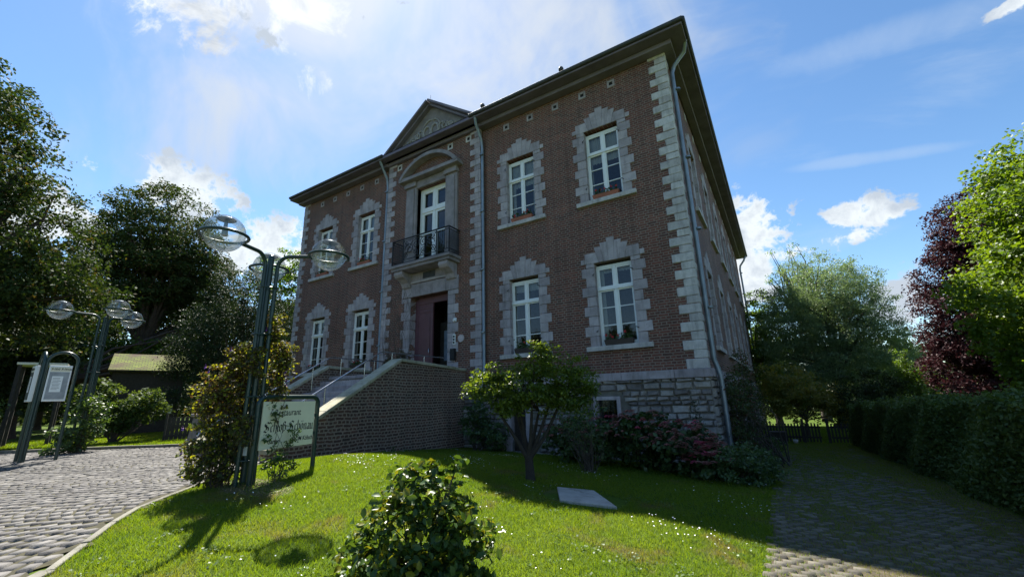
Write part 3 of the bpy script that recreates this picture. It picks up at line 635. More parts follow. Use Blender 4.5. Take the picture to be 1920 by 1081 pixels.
# doorbell, plaque, letter box, camera
o = MB(); o.box(-8.36, -8.24, yb - .065, yb - .03, 1.98, 2.36); bo = o.build('bell_plate', MT['white'], house, bevel=.006)
o = MB()
for k in range(3): o.box(-8.335, -8.265, yb - .072, yb - .064, 2.02 + .11 * k, 2.10 + .11 * k)
o.build('bell_button', MT['black'], bo)
o = MB(); o.tube([(-8.0, yb - .04, 2.19), (-8.0, yb + .01, 2.19)], .135, 24); o.build('round_plaque', simple('plaque_enamel', (.5, .42, .42), .4), house)
o = MB(); o.box(-8.42, -8.22, yb - .14, yb - .03, 1.42, 1.84); o.box(-8.40, -8.24, yb - .15, yb - .139, 1.46, 1.70); o.build('letter_box', MT['iron'], house, bevel=.012)
o = MB(); o.box(-8.34, -8.2, yb - .07, yb - .03, 2.82, 2.96); o.tube([(-8.27, yb - .07, 2.87), (-8.27, yb - .14, 2.86)], .035, 10); o.build('security_camera', MT['white'], house, bevel=.01)

# french window, pilasters, segmental arch
fw_ = MB(); y0, y1 = yb + .2, yb + .28
x0, x1, zb, zt_ = BX0 + .12, BX1 - .12, BZ0, BZ1 - .12
fw_.box(x0 - .12, x0, y0 - .01, y1, zb, zt_ + .12); fw_.box(x1, x1 + .12, y0 - .01, y1, zb, zt_ + .12); fw_.box(x0 + .001, x1 - .001, y0 - .012, y1, zt_, zt_ + .12)
xm = (x0 + x1) / 2; ztr = 7.75
fw_.box(x0, x1, y0 - .03, y1, ztr, ztr + .13); fw_.box(xm - .05, xm + .05, y0 - .02, y1, zb, ztr); fw_.box(xm - .05, xm + .05, y0 - .02, y1, ztr + .131, zt_)
for (a, b_) in ((x0, xm - .05), (xm + .05, x1)):
    for (za, zc) in ((zb, ztr), (ztr + .13, zt_)):
        fw_.box(a, a + .085, y0 + .01, y1 - .01, za, zc); fw_.box(b_ - .085, b_, y0 + .01, y1 - .01, za, zc); fw_.box(a + .085, b_ - .085, y0 + .01, y1 - .01, za, za + .1); fw_.box(a + .085, b_ - .085, y0 + .01, y1 - .01, zc - .09, zc)
    fw_.box(a + .085, b_ - .085, y0 + .02, y1 - .02, 6.75, 6.82)
fwo = fw_.build('french_window', MT['white'], house)
p = MB(); p.add([(BX0, y1 - .02, zb), (BX1, y1 - .02, zb), (BX1, y1 - .02, BZ1), (BX0, y1 - .02, BZ1)], [(0, 1, 2, 3)]); p.build('pane', MT['glass'], fwo)
ps = MB()
for (a, b_) in ((BX0 - .62, BX0), (BX1, BX1 + .62)):
    ps.box(a + .02, b_ - .0, yb - .10, yb + .2, 5.55, 8.95); ps.box(a + .10, b_ - .10, yb - .14, yb - .101, 6.0, 8.85); ps.box(a - .03, b_ + .02, yb - .2, yb + .1, 8.953, 9.12); ps.box(a - .0, b_ + .0, yb - .16, yb + .1, 9.123, 9.22)
ps.box(BX0 + .003, BX1 - .003, yb - .09, yb + .2, 8.86, 9.21)
ps.build('pilasters', MT['stucco'], house, bevel=.015)
ar = MB(); n = 20; cx = (BX0 + BX1) / 2; hw_ = 1.62; sag = .82; rad = (hw_ ** 2 + sag ** 2) / (2 * sag); cz = 9.38 + sag - rad; a_ = math.asin(hw_ / rad)
out = [(cx + rad * math.sin(-a_ + 2 * a_ * i / n), cz + rad * math.cos(-a_ + 2 * a_ * i / n)) for i in range(n + 1)]
inn = [(cx + (rad - .15) * math.sin(-a_ + 2 * a_ * i / n), cz + (rad - .15) * math.cos(-a_ + 2 * a_ * i / n)) for i in range(n + 1)]
for i in range(n): ar.prism([inn[i], inn[i + 1], out[i + 1], out[i]], yb - .38, yb + .05)
ar.box(cx - hw_ - .02, cx + hw_ + .02, yb - .36, yb + .05, 9.225, 9.37)
ar.build('arched_hood', MT['stucco'], house)
br_ = MB(); br_.prism([(cx - hw_ + .15, 9.38)] + [(x, z) for x, z in reversed(inn) if z > 9.38][::-1] + [(cx + hw_ - .15, 9.38)] if False else [(cx - hw_ + .2, 9.375), (cx + hw_ - .2, 9.375)] + [(x, z) for x, z in reversed(inn) if z > 9.38], yb - .05, yb + .02); br_.build('hood_infill', MT['brick'], house)

# balcony
bx0, bx1, by = -11.12, -8.12, -.92 + .0
by = RP - .62
bl = MB(); bl.box(bx0 - .08, bx1 + .08, by - .08, RP + .02, 5.20, 5.32); bl.box(bx0 - .02, bx1 + .02, by - .02, RP + .02, 5.08, 5.198)
bl.build('balcony_slab', MT['stucco'], house, bevel=.015)
for x in (bx0 + .1, bx1 - .55):
    cb_ = MB()
    pts = [(0, 5.078), (-.58, 5.078), (-.60, 4.95), (-.52, 4.84), (-.36, 4.78), (-.2, 4.66), (-.12, 4.5), (0, 4.45)]
    n = len(pts); vs = [(x, RP + q[0], q[1]) for q in pts] + [(x + .45, RP + q[0], q[1]) for q in pts]
    cb_.add(vs, [tuple(range(n)), tuple(range(2 * n - 1, n - 1, -1))] + [(i + n, (i + 1) % n + n, (i + 1) % n, i) for i in range(n)])
    cb_.build('corbel', MT['stone'], house, bevel=.015)
rg = MB(); rz0, rz1 = 5.36, 6.38; X0, X1 = bx0, bx1
def bar(a, b_, r_=.014, n_=6): rg.tube([a, b_], r_, n_)
for zz, r_ in ((rz1, .03), (rz1 - .09, .014), (rz0, .02), (rz0 + .14, .014)):
    for (a, b_) in (((X0, RP, zz), (X0, by, zz)), ((X0, by, zz), (X1, by, zz)), ((X1, by, zz), (X1, RP, zz))): bar(a, b_, r_)
for x, y in ((X0, by), (X1, by), (X0 + .62, by), (X1 - .62, by)): bar((x, y, 5.32), (x, y, rz1), .024)
for k in range(1, 13):
    y = by + (RP - by) * k / 13
    for x in (X0, X1): bar((x, y, rz0), (x, y, rz1 - .09), .011)
for k in range(1, 6):
    for xa, xb in ((X0, X0 + .62), (X1 - .62, X1)): bar((xa + .62 * k / 6, by, rz0 + .14), (xa + .62 * k / 6, by, rz1 - .09), .011)
def scroll(cx, cz, s, a0, turns=1.6, sgn=1):
    rg.tube([(cx + sgn * s * (1 - i / 26) * math.cos(a0 + turns * 2 * math.pi * i / 22), by, cz + s * (1 - i / 26) * math.sin(a0 + turns * 2 * math.pi * i / 22)) for i in range(23)], .015, 5)
mid = (X0 + X1) / 2; zc = (rz0 + rz1) / 2 + .02
for sg in (-1, 1):
    scroll(mid + sg * .20, zc + .16, .19, math.pi / 2, 1.5, sg); scroll(mid + sg * .22, zc - .18, .15, -math.pi / 2, -1.5, sg)
    scroll(mid + sg * .55, zc + .02, .24, 0, 1.5, sg); scroll(mid + sg * .72, zc - .22, .13, 1.0, 1.4, -sg); scroll(mid + sg * .72, zc + .26, .12, 4.0, 1.4, -sg)
    rg.tube([(mid + sg * .85, by, rz0 + .14), (mid + sg * .6, by, zc), (mid + sg * .4, by, zc + .3), (mid, by, rz1 - .1)], .014, 5)
    rg.tube([(mid, by, rz0 + .14), (mid + sg * .3, by, zc - .1), (mid + sg * .85, by, rz1 - .1)], .012, 5)
rg.build('balcony_railing', MT['iron'], house)
# iron anchors of the house number and shutter catches beside the openings are part of the surrounds
sh = MB()
for c_ in FXC:
    for z in (LZ, UZ):
        for s in (-1, 1):
            for dz in (.45, 2.2): sh.tube([(c_ + s * .62, -.02, z + dz), (c_ + s * .62, -.09, z + dz), (c_ + s * .56, -.10, z + dz + .03)], .013, 5)
sh.build('shutter_hooks', MT['iron'], house)

# ================================================================== ENTRANCE STAIRS
st = thing('entrance_stairs', 'brick flanked stone stairs climbing to the front door of the manor', 'stairs')
def yz_prism(mb, pts, x0, x1):
    n = len(pts); vs = [(x1, y, z) for y, z in pts] + [(x0, y, z) for y, z in pts]
    mb.add(vs, [tuple(range(n)), tuple(range(2 * n - 1, n - 1, -1))] + [(i + n, (i + 1) % n + n, (i + 1) % n, i) for i in range(n)])
YB = RP - .005; SL = .60
LAND = .88; YL = -3.15; YE = -6.75
topz = lambda y: 1.16 + (y + 3.2) * SL
for x0, x1, nm in ((-8.16, -7.80, 1), (-11.52, -11.18, 0)):
    s_ = MB(); yz_prism(s_, [(YE, -2.0), (YB, -2.0), (YB, 1.0), (-3.2, 1.16), (YE, topz(YE))], x0, x1)
    s_.build('flank_wall', MT['stairbrick'], st)
    c_ = MB(); y = YE - .05
    while y < -3.2:
        ya = min(y + 1.25, -3.2); c_.add([(x, yy, topz(yy) + dz) for x in (x0 - .05, x1 + .06) for yy in (y + .004, ya - .004) for dz in (.003, .10)],
              [(0, 1, 3, 2), (4, 6, 7, 5), (0, 4, 5, 1), (2, 3, 7, 6), (1, 5, 7, 3), (0, 2, 6, 4)]); y = ya
    cz_ = lambda yy: 1.16 + (1.0 - 1.16) * (yy + 3.2) / (YB + 3.2)
    y = -3.2
    while y < YB - .02:
        ya = min(y + .78, YB); c_.add([(x, yy, cz_(yy) + dz) for x in (x0 - .05, x1 + .06) for yy in (y + .004, ya - .004) for dz in (.003, .095)],
              [(0, 1, 3, 2), (4, 6, 7, 5), (0, 4, 5, 1), (2, 3, 7, 6), (1, 5, 7, 3), (0, 2, 6, 4)]); y = ya
    c_.build('coping', MT['coping'], st, bevel=.014)
s_ = MB(); yz_prism(s_, [(YL, -2.0), (YB, -2.0), (YB, LAND - .1), (YL, LAND - .1)], -11.175, -8.165); s_.build('landing_core', MT['stairbrick'], st)
s_ = MB(); s_.box(-11.175, -8.165, YL - .02, YB, LAND - .098, LAND)
nst = 12; rise = (LAND + 1.17) / nst; tr = .30
for k in range(1, nst):
    y1_ = YL - .02 - (k - 1) * tr; z_ = LAND - k * rise
    xs_ = [-11.17, -10.3 + .3 * (k % 2), -9.2 + .2 * (k % 3), -8.17]
    for a, b_ in zip(xs_[:-1], xs_[1:]): s_.box(a + .003, b_ - .003, y1_ - tr - .01, y1_ + .03, z_ - rise - .3, z_)
s_.build('steps', MT['stone'], st, bevel=.012)
for X in (-8.5, -10.95):
    h_ = MB(); h_.tube([(X, YE - .1, topz(YE) + .30), (X, YE - .02, topz(YE) + .42), (X, -3.35, topz(-3.35) + .41), (X, -3.15, 1.50), (X, RP - .3, 1.50)], .022, 8)
    for y in (-6.3, -5.1, -3.9, -2.9, -1.5): h_.tube([(X, y, (topz(y) - .3) if y < -3.2 else .85), (X, y, (topz(y) + .41) if y < -3.2 else 1.5)], .014, 6)
    h_.build('handrail', MT['steel'], st)

# ================================================================== STREET LAMPS
def lamp(name, x, y, label, globes, ztop, tilt=0):
    z = gz(x, y); L = thing(name, label, 'street lamp', (x, y, z), 0, 'three globed garden lamps')
    for (gx_, gy_, gz_) in globes:
        a = math.atan2(gy_, gx_); rr = math.hypot(gx_, gy_); H = gz_ - z; c, s = math.cos(a), math.sin(a)
        p = MB(); path = [(.15 * c, .15 * s, -.1), (.12 * c, .12 * s, H * .55), (.12 * c, .12 * s, H - .22)]
        for k in range(1, 7):
            th = k / 6 * math.pi / 2; path.append(((.12 + .2 * (1 - math.cos(th))) * c, (.12 + .2 * (1 - math.cos(th))) * s, H - .22 + .2 * math.sin(th)))
        path.append(((rr - .33) * c, (rr - .33) * s, H - .02)); p.tube(path, .033, 10)
        arm = p.build('pole', MT['green'], L)
        q = MB(); cx, cy = rr * c, rr * s
        q.tube([(cx + .325 * math.cos(2 * math.pi * i / 32), cy + .325 * math.sin(2 * math.pi * i / 32), H - .02) for i in range(33)], .024, 8, cap=False)
        q.build('ring', MT['green'], L)
        g = MB(); g.lathe((0, 0, 0), [(.001, -.285)] + [(.285 * math.sin(R(t_)), -.285 * math.cos(R(t_))) for t_ in range(10, 180, 10)] + [(.001, .285)], 32)
        go = g.build('globe', MT['globe'], L); go.location = (cx, cy, H + .02)
        b_ = MB(); b_.tube([(cx, cy, H + .27), (cx, cy, H + .12)], [.02, .03], 8); b_.tube([(cx, cy, H + .12), (cx + .01, cy, H - .02)], [.035, .045], 10); b_.tube([(cx - .1, cy, H - .0), (cx - .31, cy, H - .01)], .006, 5)
        b_.lathe((cx, cy, H + .255), [(.0, .028), (.08, .018), (.135, -.012), (.12, -.02), (.0, -.01)], 20); b_.build('bulb_holder', MT['zinc'], L)
    p = MB(); p.tube([(0, 0, -.1), (0, 0, ztop - z)], .05, 12); p.lathe((0, 0, ztop - z), [(.05, 0), (.045, .03), (.025, .05), (0, .055)], 12)
    for zz in (.35, 1.3, 2.3, 3.1): p.tube([(0.15 * math.cos(t_), .15 * math.sin(t_), zz) for t_ in [2 * math.pi * i / 12 for i in range(13)]], .014, 6) if zz < 3.2 else None
    p.build('centre_pole', MT['green'], L)
    return L
L1 = lamp('street_lamp', -5.69, -8.3, 'tall green lamp with three clear globes beside the clematis, in front of the house', [(.37, -.93, 2.55), (-.85, .42, 2.58), (.77, .59, 2.55)], 2.5)
o = MB(); o.box(-.028, .028, -.053, -.048, .42, .55); o.build('number_sticker', MT['white'], L1).rotation_euler = (0, 0, R(35))
lamp('street_lamp', -16.15, -7.75, 'tall green lamp with three clear globes behind the notice boards on the left', [(-.1, -1.0, 2.9), (.8, .05, 2.98), (-.35, .75, 2.88)], 2.8)

# ================================================================== RESTAURANT SIGN
def text(name, body, size, mat, parent, loc, rotm, sx=1.0, bold=.0, shear=0.0, align='LEFT'):
    c = bpy.data.curves.new(name, 'FONT'); c.body = body; c.size = size; c.extrude = .0015; c.offset = bold; c.shear = shear; c.align_x = align
    t_ = bpy.data.objects.new(name, c); COL.objects.link(t_)
    dg = bpy.context.evaluated_depsgraph_get(); me = bpy.data.meshes.new_from_object(t_.evaluated_get(dg)); bpy.data.objects.remove(t_)
    me.materials.clear(); me.materials.append(mat)
    o = link(bpy.data.objects.new(name, me), parent); o.matrix_local = Matrix.Translation(loc) @ rotm @ Matrix.Diagonal((sx, 1, 1, 1)); return o
# broken-letter strokes drawn with a slanted nib, one unit = x-height
def nib(mb, strokes, x, z, s, wd, y, col=None):
    nx_, nz_ = math.cos(R(38)) * wd / 2, math.sin(R(38)) * wd / 2
    for st_ in strokes:
        for (a, b_) in zip(st_[:-1], st_[1:]):
            ax, az, bx, bz = x + a[0] * s, z + a[1] * s, x + b_[0] * s, z + b_[1] * s
            pts = [(ax - nx_, az - nz_), (bx - nx_, bz - nz_), (bx + nx_, bz + nz_), (ax + nx_, az + nz_)]
            ar_ = sum(pts[i][0] * pts[(i + 1) % 4][1] - pts[(i + 1) % 4][0] * pts[i][1] for i in range(4))
            if abs(ar_) < 1e-7: continue
            if ar_ < 0: pts = pts[::-1]
            mb.prism(pts, y - .0015, y + .001)
GL = {
 'S': (1.15, [[(.95, 1.25), (.6, 1.45), (.2, 1.2), (.25, .9), (.8, .65), (.85, .25), (.5, 0), (.1, .2)], [(.1, .2), (.35, .35)], [(.45, 1.1), (.5, .35)]]),
 'c': (.55, [[(.45, .85), (.3, .95), (.12, .8), (.12, .15), (.25, 0), (.45, .15)]]),
 'h': (.66, [[(.12, 1.5), (.12, 0)], [(.12, .8), (.38, .97), (.52, .82), (.52, .1), (.42, -.3), (.3, -.4)]]),
 'l': (.34, [[(.12, 1.5), (.12, .1), (.25, 0)]]),
 'o': (.64, [[(.3, .97), (.12, .8), (.12, .15), (.3, 0)], [(.3, .97), (.5, .82), (.5, .18), (.3, 0)]]),
 'ß': (.72, [[(.12, -.3), (.12, 1.2), (.3, 1.45), (.5, 1.25), (.35, .95), (.55, .75), (.58, .2), (.4, 0), (.28, .1)]]),
 'ö': (.64, [[(.3, .97), (.12, .8), (.12, .15), (.3, 0)], [(.3, .97), (.5, .82), (.5, .18), (.3, 0)], [(.16, 1.25), (.18, 1.35)], [(.42, 1.25), (.44, 1.35)]]),
 'n': (.66, [[(.05, .85), (.14, .9), (.14, .1), (.24, 0)], [(.14, .8), (.38, .97), (.5, .85), (.5, .1), (.6, 0)]]),
 'a': (.64, [[(.14, .8), (.35, .97), (.48, .82), (.48, .1), (.6, 0)], [(.48, .55), (.14, .4), (.14, .12), (.3, 0), (.48, .2)]]),
 'u': (.66, [[(.05, .9), (.14, .85), (.14, .15), (.3, 0), (.5, .2)], [(.5, .95), (.5, .1), (.62, 0)]]),
 ' ': (.4, []) }
def fraktur(name, body, x, z, s, y, parent, mat, wd=.17):
    mb = MB(); cap = MB()
    for ch in body:
        adv, strk = GL[ch]; nib(cap if ch == 'S' and False else mb, strk, x, z, s, wd * s * (1.25 if ch == 'S' else 1), y); x += adv * s
    return mb.build(name, mat, parent)
SGN = thing('restaurant_sign', 'white restaurant sign board in a green tube frame beside the stairs', 'sign', (-5.70, -7.15, 0), R(90 + 11.5 + 180))
# local x runs away from the right post to the left post (towards the camera); board faces -y local after the rotation below
SGN.rotation_euler = (0, 0, math.atan2(.98, -.199))
fr_ = MB(); gz1 = gz(-5.70, -7.15)
# local +x = away from camera; right post at x=0, left post at x=-1.5
LX = -1.20
pth = [(0, 0, gz1 - .1), (0, 0, .02)] + [(-.12 + .12 * math.cos(R(t_)), 0, .02 + .12 * math.sin(R(t_))) for t_ in (20, 40, 60, 80, 90)] + [(LX + .12 - .12 * math.sin(R(t_)), 0, .02 + .12 * math.cos(R(t_))) for t_ in (0, 20, 40, 60, 80)] + [(LX, 0, .02), (LX, 0, gz1 - .15)]
fr_.tube(pth, .038, 12); fr_.build('frame', MT['green'], SGN)
bo = MB(); bo.box(LX + .08, -.065, -.012, .012, -.66, .07); bo.build('board', MT['signwhite'], SGN, bevel=.004)
fr2 = MB()
for zz in (-.2, -.5): fr2.box(-.07, -.03, -.016, .016, zz, zz + .05)
fr2.build('clip', MT['green'], SGN)
RM = Matrix.Rotation(math.pi / 2, 4, 'X')
text('lettering', 'Restaurant', .15, MT['black'], SGN, (-.90, -.0135, -.155), RM, .80, .0)
fraktur('lettering', 'Schloß Schönau', -1.075, -.40, .105, -.0135, SGN, MT['black'], .19)
text('lettering', 'DOM Kölsch', .10, MT['black'], SGN, (-.50, -.0135, -.575), RM, .80, .001)
text('lettering', 'Garten', .10, MT['black'], SGN, (-.98, -.0135, -.58), RM, .80, .001)

# ================================================================== NOTICE BOARDS
def notice(x, y, rz, label, panel=(.30, .32, .34)):
    z = gz(x, y); n = thing('notice_board', label, 'notice board', (x, y, z), rz, 'arched notice boards by the drive')
    f = MB(); w_ = .265; H = 2.34
    f.tube([(-w_, 0, -.1), (-w_, 0, H)] + [(-w_ * math.cos(R(t_)), 0, H + w_ * .95 * math.sin(R(t_))) for t_ in range(15, 180, 15)] + [(w_, 0, H), (w_, 0, -.1)], .036, 10); f.build('frame', MT['green'], n)
    b_ = MB(); b_.box(-.215, .185, -.12, -.04, 1.40, 2.26); b_.build('case', MT['white'], n, bevel=.01)
    p = MB(); p.box(-.185, .155, -.126, -.121, 1.45, 2.10); p.build('back_panel', simple('felt_and_reflection', panel, .5), n)
    q = MB(); q.box(-.185, .155, -.1275, -.1212, 2.115, 2.22); q.build('title_strip', MT['signwhite'], n)
    fraktur('lettering', 'Schloß Schönau', -.175, 2.148, .038, -.1285, n, MT['black'], .2)
    q = MB(); q.box(-.13, .06, -.1285, -.1265, 1.62, 2.0); po = q.build('paper', MT['white'], n)
    q = MB(); rr = random.Random(3)
    for k in range(9): q.box(-.12 + rr.uniform(0, .02), .04 - rr.uniform(0, .05), -.1295, -.1286, 1.95 - .034 * k, 1.957 - .034 * k)
    q.build('print_lines', MT['black'], po)
    return n
notice(-13.69, -8.94, R(80), 'arched notice board with white glazed case and a paper sheet, right of the pair')
notice(-13.98, -9.24, R(-3), 'arched notice board seen edge-on, left of the pair by the drive', (.05, .06, .06))  # dark panel colour stands for greenery reflected in the case

# ================================================================== MANHOLE SLAB
sl_ = MB(); pts = [(-1.95, -5.08), (-1.38, -4.86), (-.72, -5.66), (-1.52, -5.86)]
vs = [(x, y, gz(x, y) + dz) for dz in (-.05, .042) for (x, y) in reversed(pts)]
sl_.add(vs, [(3, 2, 1, 0), (4, 5, 6, 7), (0, 1, 5, 4), (1, 2, 6, 5), (2, 3, 7, 6), (3, 0, 4, 7)])
m, t, b = newmat('ribbed_concrete'); pos = t.new('ShaderNodeNewGeometry').outputs['Position']; wv = t.new('ShaderNodeTexWave'); mp_ = t.new('ShaderNodeMapping'); t.put(mp_.inputs[0], pos); mp_.inputs['Rotation'].default_value = (0, 0, R(50)); t.put(wv.inputs['Vector'], mp_.outputs[0]); wv.inputs['Scale'].default_value = 7; wv.inputs['Distortion'].default_value = 0
c = t.mix(t.mapr(t.noise(pos, 4, 5, .65), .35, .65), C3(.34, .31, .28), C3(.46, .43, .39)); c = t.mix(t.mapr(t.noise(pos, 2.5, 5, .7), .58, .7, 0, .7), c, C3(.10, .09, .07))
t.put(b.inputs['Base Color'], c); b.inputs['Roughness'].default_value = .9; bn = t.new('ShaderNodeBump'); bn.inputs['Distance'].default_value = .01; t.put(bn.inputs['Height'], wv.outputs['Fac']); t.l.new(bn.outputs[0], b.inputs['Normal'])
tag(sl_.build('inspection_cover', m, None, bevel=.01), 'square ribbed concrete cover lying in the lawn', 'manhole cover')

# ================================================================== FENCE, PILLAR, SHED, SHELTER
f = thing('picket_fence', 'dark picket fence with a gap across the far end of the side path', 'fence', (0, 11, 0))
def pickets(name, x0, x1, y=0.0, zt=.8, bars=True):
    p = MB(); x = x0
    while x < x1:
        z = gz(x, 11 + y); p.box(x, x + .06, y - .012, y + .012, z + .05, z + zt + random.uniform(-.03, .03)); x += .115
    z = gz((x0 + x1) / 2, 11)
    for dz in (.2, .62): p.box(x0 - .02, x1 + .02, y + .0125, y + .045, z + dz, z + dz + .07)
    p.build(name, MT['wood'], f)
pickets('picket_panel', .2, 1.95); pickets('picket_gate', 2.08, 2.62); pickets('picket_panel', 3.0, 4.2)
for x in (2.02, 2.9):
    p = MB(); z = gz(x, 11); p.box(x - .05, x + .05, -.05, .05, z - .1, z + 1.0); p.build('post', MT['wood'], f)
o = MB(); z = gz(1.55, 10.7); o.lathe((1.66, 10.5, z), [(.0, 0), (.07, 0), (.10, .17), (.085, .17), (.06, .02)], 16); tag(o.build('flower_pot', MT['stonepale'], None), 'small pale flower pot standing before the picket fence', 'pot')
o = MB(); z = gz(.9, 10); o.box(.75, 1.35, 9.8, 10.4, z - .02, z + .45); o.box(.72, 1.38, 9.77, 10.43, z + .45, z + .5); tag(o.build('storage_box', MT['wood'], None, bevel=.01), 'low dark wooden box beside the side path', 'box')
# shed door / board by the wall
# gate pillar
P_ = thing('gate_pillar', 'dark stone gate pillar with a cap at the edge of the drive', 'pillar', (-14.98, -5.1, gz(-14.98, -5.1)))
o = MB(); o.box(-.30, .30, -.30, .30, -.1, .22); o.build('base', MT['rubble'], P_, bevel=.03)
o = MB(); o.add([(sx_ * w2_, sy_ * w2_, zz) for zz, w2_ in ((.22, .26), (.92, .2)) for sx_, sy_ in ((-1, -1), (1, -1), (1, 1), (-1, 1))], [(3, 2, 1, 0), (4, 5, 6, 7), (0, 1, 5, 4), (1, 2, 6, 5), (2, 3, 7, 6), (3, 0, 4, 7)]); o.build('shaft', MT['rubble'], P_, bevel=.03)
o = MB(); o.box(-.27, .27, -.27, .27, .921, 1.02); o.build('cap', MT['stone'], P_, bevel=.03)
o = MB()
for k in range(4): o.box(-14.6 + k * .5, -14.11 + k * .5, -4.95, -4.55, gz(-14.3, -4.8) - .1, gz(-14.3, -4.8) + .27 + .01 * (k % 2))
tag(o.build('low_wall', MT['rubble'], None, bevel=.02), 'low stone block wall running on from the gate pillar', 'wall')
G_ = thing('garden_gate', 'dark wooden board fence panels behind the lawn left of the pillar', 'gate', (-18.2, -4.9, gz(-18, -4.5)), R(66))
for a in (0, 1.25):
    o = MB()
    for k in range(9): o.box(a + .13 * k, a + .13 * k + .11, -.012, .012, .05, .85)
    o.box(a, a + 1.18, .013, .05, .15, .22); o.box(a, a + 1.18, .013, .05, .62, .69); o.build('board_panel', MT['wood'], G_)
    o = MB(); o.box(a - .07, a - .005, -.04, .04, -.1, 1.0); o.build('post', MT['wood'], G_)
SH = thing('garden_shed', 'small dark shed with a mossy tiled roof behind the left lawn', 'shed', (-24.7, -3.8, gz(-24.7, -3.8)), R(72))
shz = 1.95 - gz(-24.7, -3.8)
o = MB(); o.box(-1.2, 1.5, 0, 2.6, -.2, shz); o.build('wall', MT['wood'], SH)
m, t, b = newmat('mossy_tiles'); g = t.new('ShaderNodeTexCoord').outputs['Object']; bt = t.new('ShaderNodeTexBrick'); t.put(bt.inputs['Vector'], g); bt.inputs['Scale'].default_value = 1; bt.inputs['Brick Width'].default_value = .22; bt.inputs['Row Height'].default_value = .12; bt.inputs['Mortar Size'].default_value = .012
bt.inputs['Color1'].default_value = C3(.17, .21, .02); bt.inputs['Color2'].default_value = C3(.11, .14, .015); bt.inputs['Mortar'].default_value = C3(.02, .02, .01)
t.put(b.inputs['Base Color'], t.mix(t.mapr(t.noise(g, 1.3, 5, .7), .45, .65), bt.outputs[0], C3(.07, .045, .025))); b.inputs['Roughness'].default_value = .95
o = MB(); o.add([(-1.35, -.35, shz - .12), (1.7, -.35, shz - .12), (1.7, 1.3, shz + .78), (-1.35, 1.3, shz + .78), (-1.35, 2.95, shz - .1), (1.7, 2.95, shz - .1), (-1.35, -.35, shz - .2), (1.7, -.35, shz - .2), (-1.35, 2.95, shz - .2), (1.7, 2.95, shz - .2)],
    [(0, 1, 2, 3), (3, 2, 5, 4), (6, 7, 1, 0), (4, 5, 9, 8), (0, 3, 4, 8, 6), (7, 9, 5, 2, 1), (6, 8, 9, 7)]); o.build('roof', m, SH)
o = MB(); o.box(.9, 1.25, -.03, -.005, .9, 1.35); o.build('notice', MT['signwhite'], SH)
SE = thing('open_shelter', 'flat roofed open shelter with a pale roof edge behind the notice boards', 'shelter', (-22.1, -7.9, gz(-22, -8)), R(75))
sz = 1.70 - gz(-22, -8)
o = MB(); o.box(-.5, .8, -.3, .9, sz, sz + .09); o.build('roof', MT['signwhite'], SE, bevel=.01)
for x, y in ((-.42, -.2), (.72, -.2), (-.42, .8), (.72, .8)):
    o = MB(); o.box(x - .05, x + .05, y - .05, y + .05, -.1, sz); o.build('post', MT['wood'], SE)

# ================================================================== VEGETATION
def unit(v): return v / np.maximum(np.linalg.norm(v, axis=-1, keepdims=True), 1e-9)
def leaves(name, P, size, mat, parent, up_=.4, out=None, outw=.3, asp=.5, fold=.18, droop=.0, rng=RG, pointed=False):
    n = len(P); P = np.asarray(P, float); nr = rng.normal(0, 1, (n, 3)); nr = unit(nr); nr[:, 2] = nr[:, 2] + up_
    if out is not None: nr = nr + unit(P - out) * outw
    nr = unit(nr); t_ = unit(np.cross(nr, rng.normal(0, 1, (n, 3)))); t_[:, 2] -= droop; t_ = unit(t_); s_ = unit(np.cross(nr, t_)); nr = np.cross(t_, s_)
    L = (size * rng.uniform(.7, 1.3, n))[:, None]; Wd = L * asp * .5
    if not pointed:
        Vv = np.stack([P - t_ * L * .5, P + s_ * Wd + nr * Wd * fold, P + t_ * L * .5, P - s_ * Wd + nr * Wd * fold], 1).reshape(-1, 3)
        F = np.arange(n * 4).reshape(-1, 4)
    else:
        a = P - t_ * L * .5; m1 = P - t_ * L * .12; m2 = P + t_ * L * .25; e_ = P + t_ * L * .5 - nr * L * .08
        Vv = np.stack([a, m1 + s_ * Wd + nr * Wd * fold * 2, m2 + s_ * Wd * .8 + nr * Wd * fold * 2, e_, m2 - s_ * Wd * .8 + nr * Wd * fold * 2, m1 - s_ * Wd + nr * Wd * fold * 2, P], 1).reshape(-1, 3)
        q = np.array([(0, 1, 6), (1, 2, 6), (2, 3, 6), (3, 4, 6), (4, 5, 6), (5, 0, 6)]); F = (q[None] + np.arange(n)[:, None, None] * 7).reshape(-1, 3)
    return npmesh(name, Vv, F, mat, parent)
def ell(c, r, n, rng=RG, power=.45):
    d = unit(rng.normal(0, 1, (n, 3))); return np.array(c) + d * (rng.uniform(0, 1, n) ** power)[:, None] * np.array(r)
def clumps(ells, ntot, rc, per, rng=RG, flat=.6, power=.4, gap=0.0, gs=1.0):
    """leaf positions in clumps spread through a union of ellipsoids; returns (leaf points, clump centres)"""
    vol = np.array([e[1][0] * e[1][1] * e[1][2] for e in ells]) ** .75; vol /= vol.sum(); C_ = np.concatenate([ell(e[0], e[1], max(3, int(ntot * v)), rng, power) for e, v in zip(ells, vol)])
    if gap:
        g = np.sin(C_[:, 0] * 1.3 * gs + 1) * np.sin(C_[:, 1] * 1.5 * gs + 2) * np.sin(C_[:, 2] * 1.7 * gs) ; C_ = C_[g < 1 - gap - rng.uniform(0, .3, len(C_))]
    k = rng.poisson(per, len(C_)) + 3; idx = np.repeat(np.arange(len(C_)), k); rcs = rc * rng.uniform(.6, 1.4, len(C_))
    d = unit(rng.normal(0, 1, (len(idx), 3))) * (rng.uniform(0, 1, len(idx)) ** .5)[:, None]; d[:, 2] *= flat
    return C_[idx] + d * rcs[idx][:, None], C_
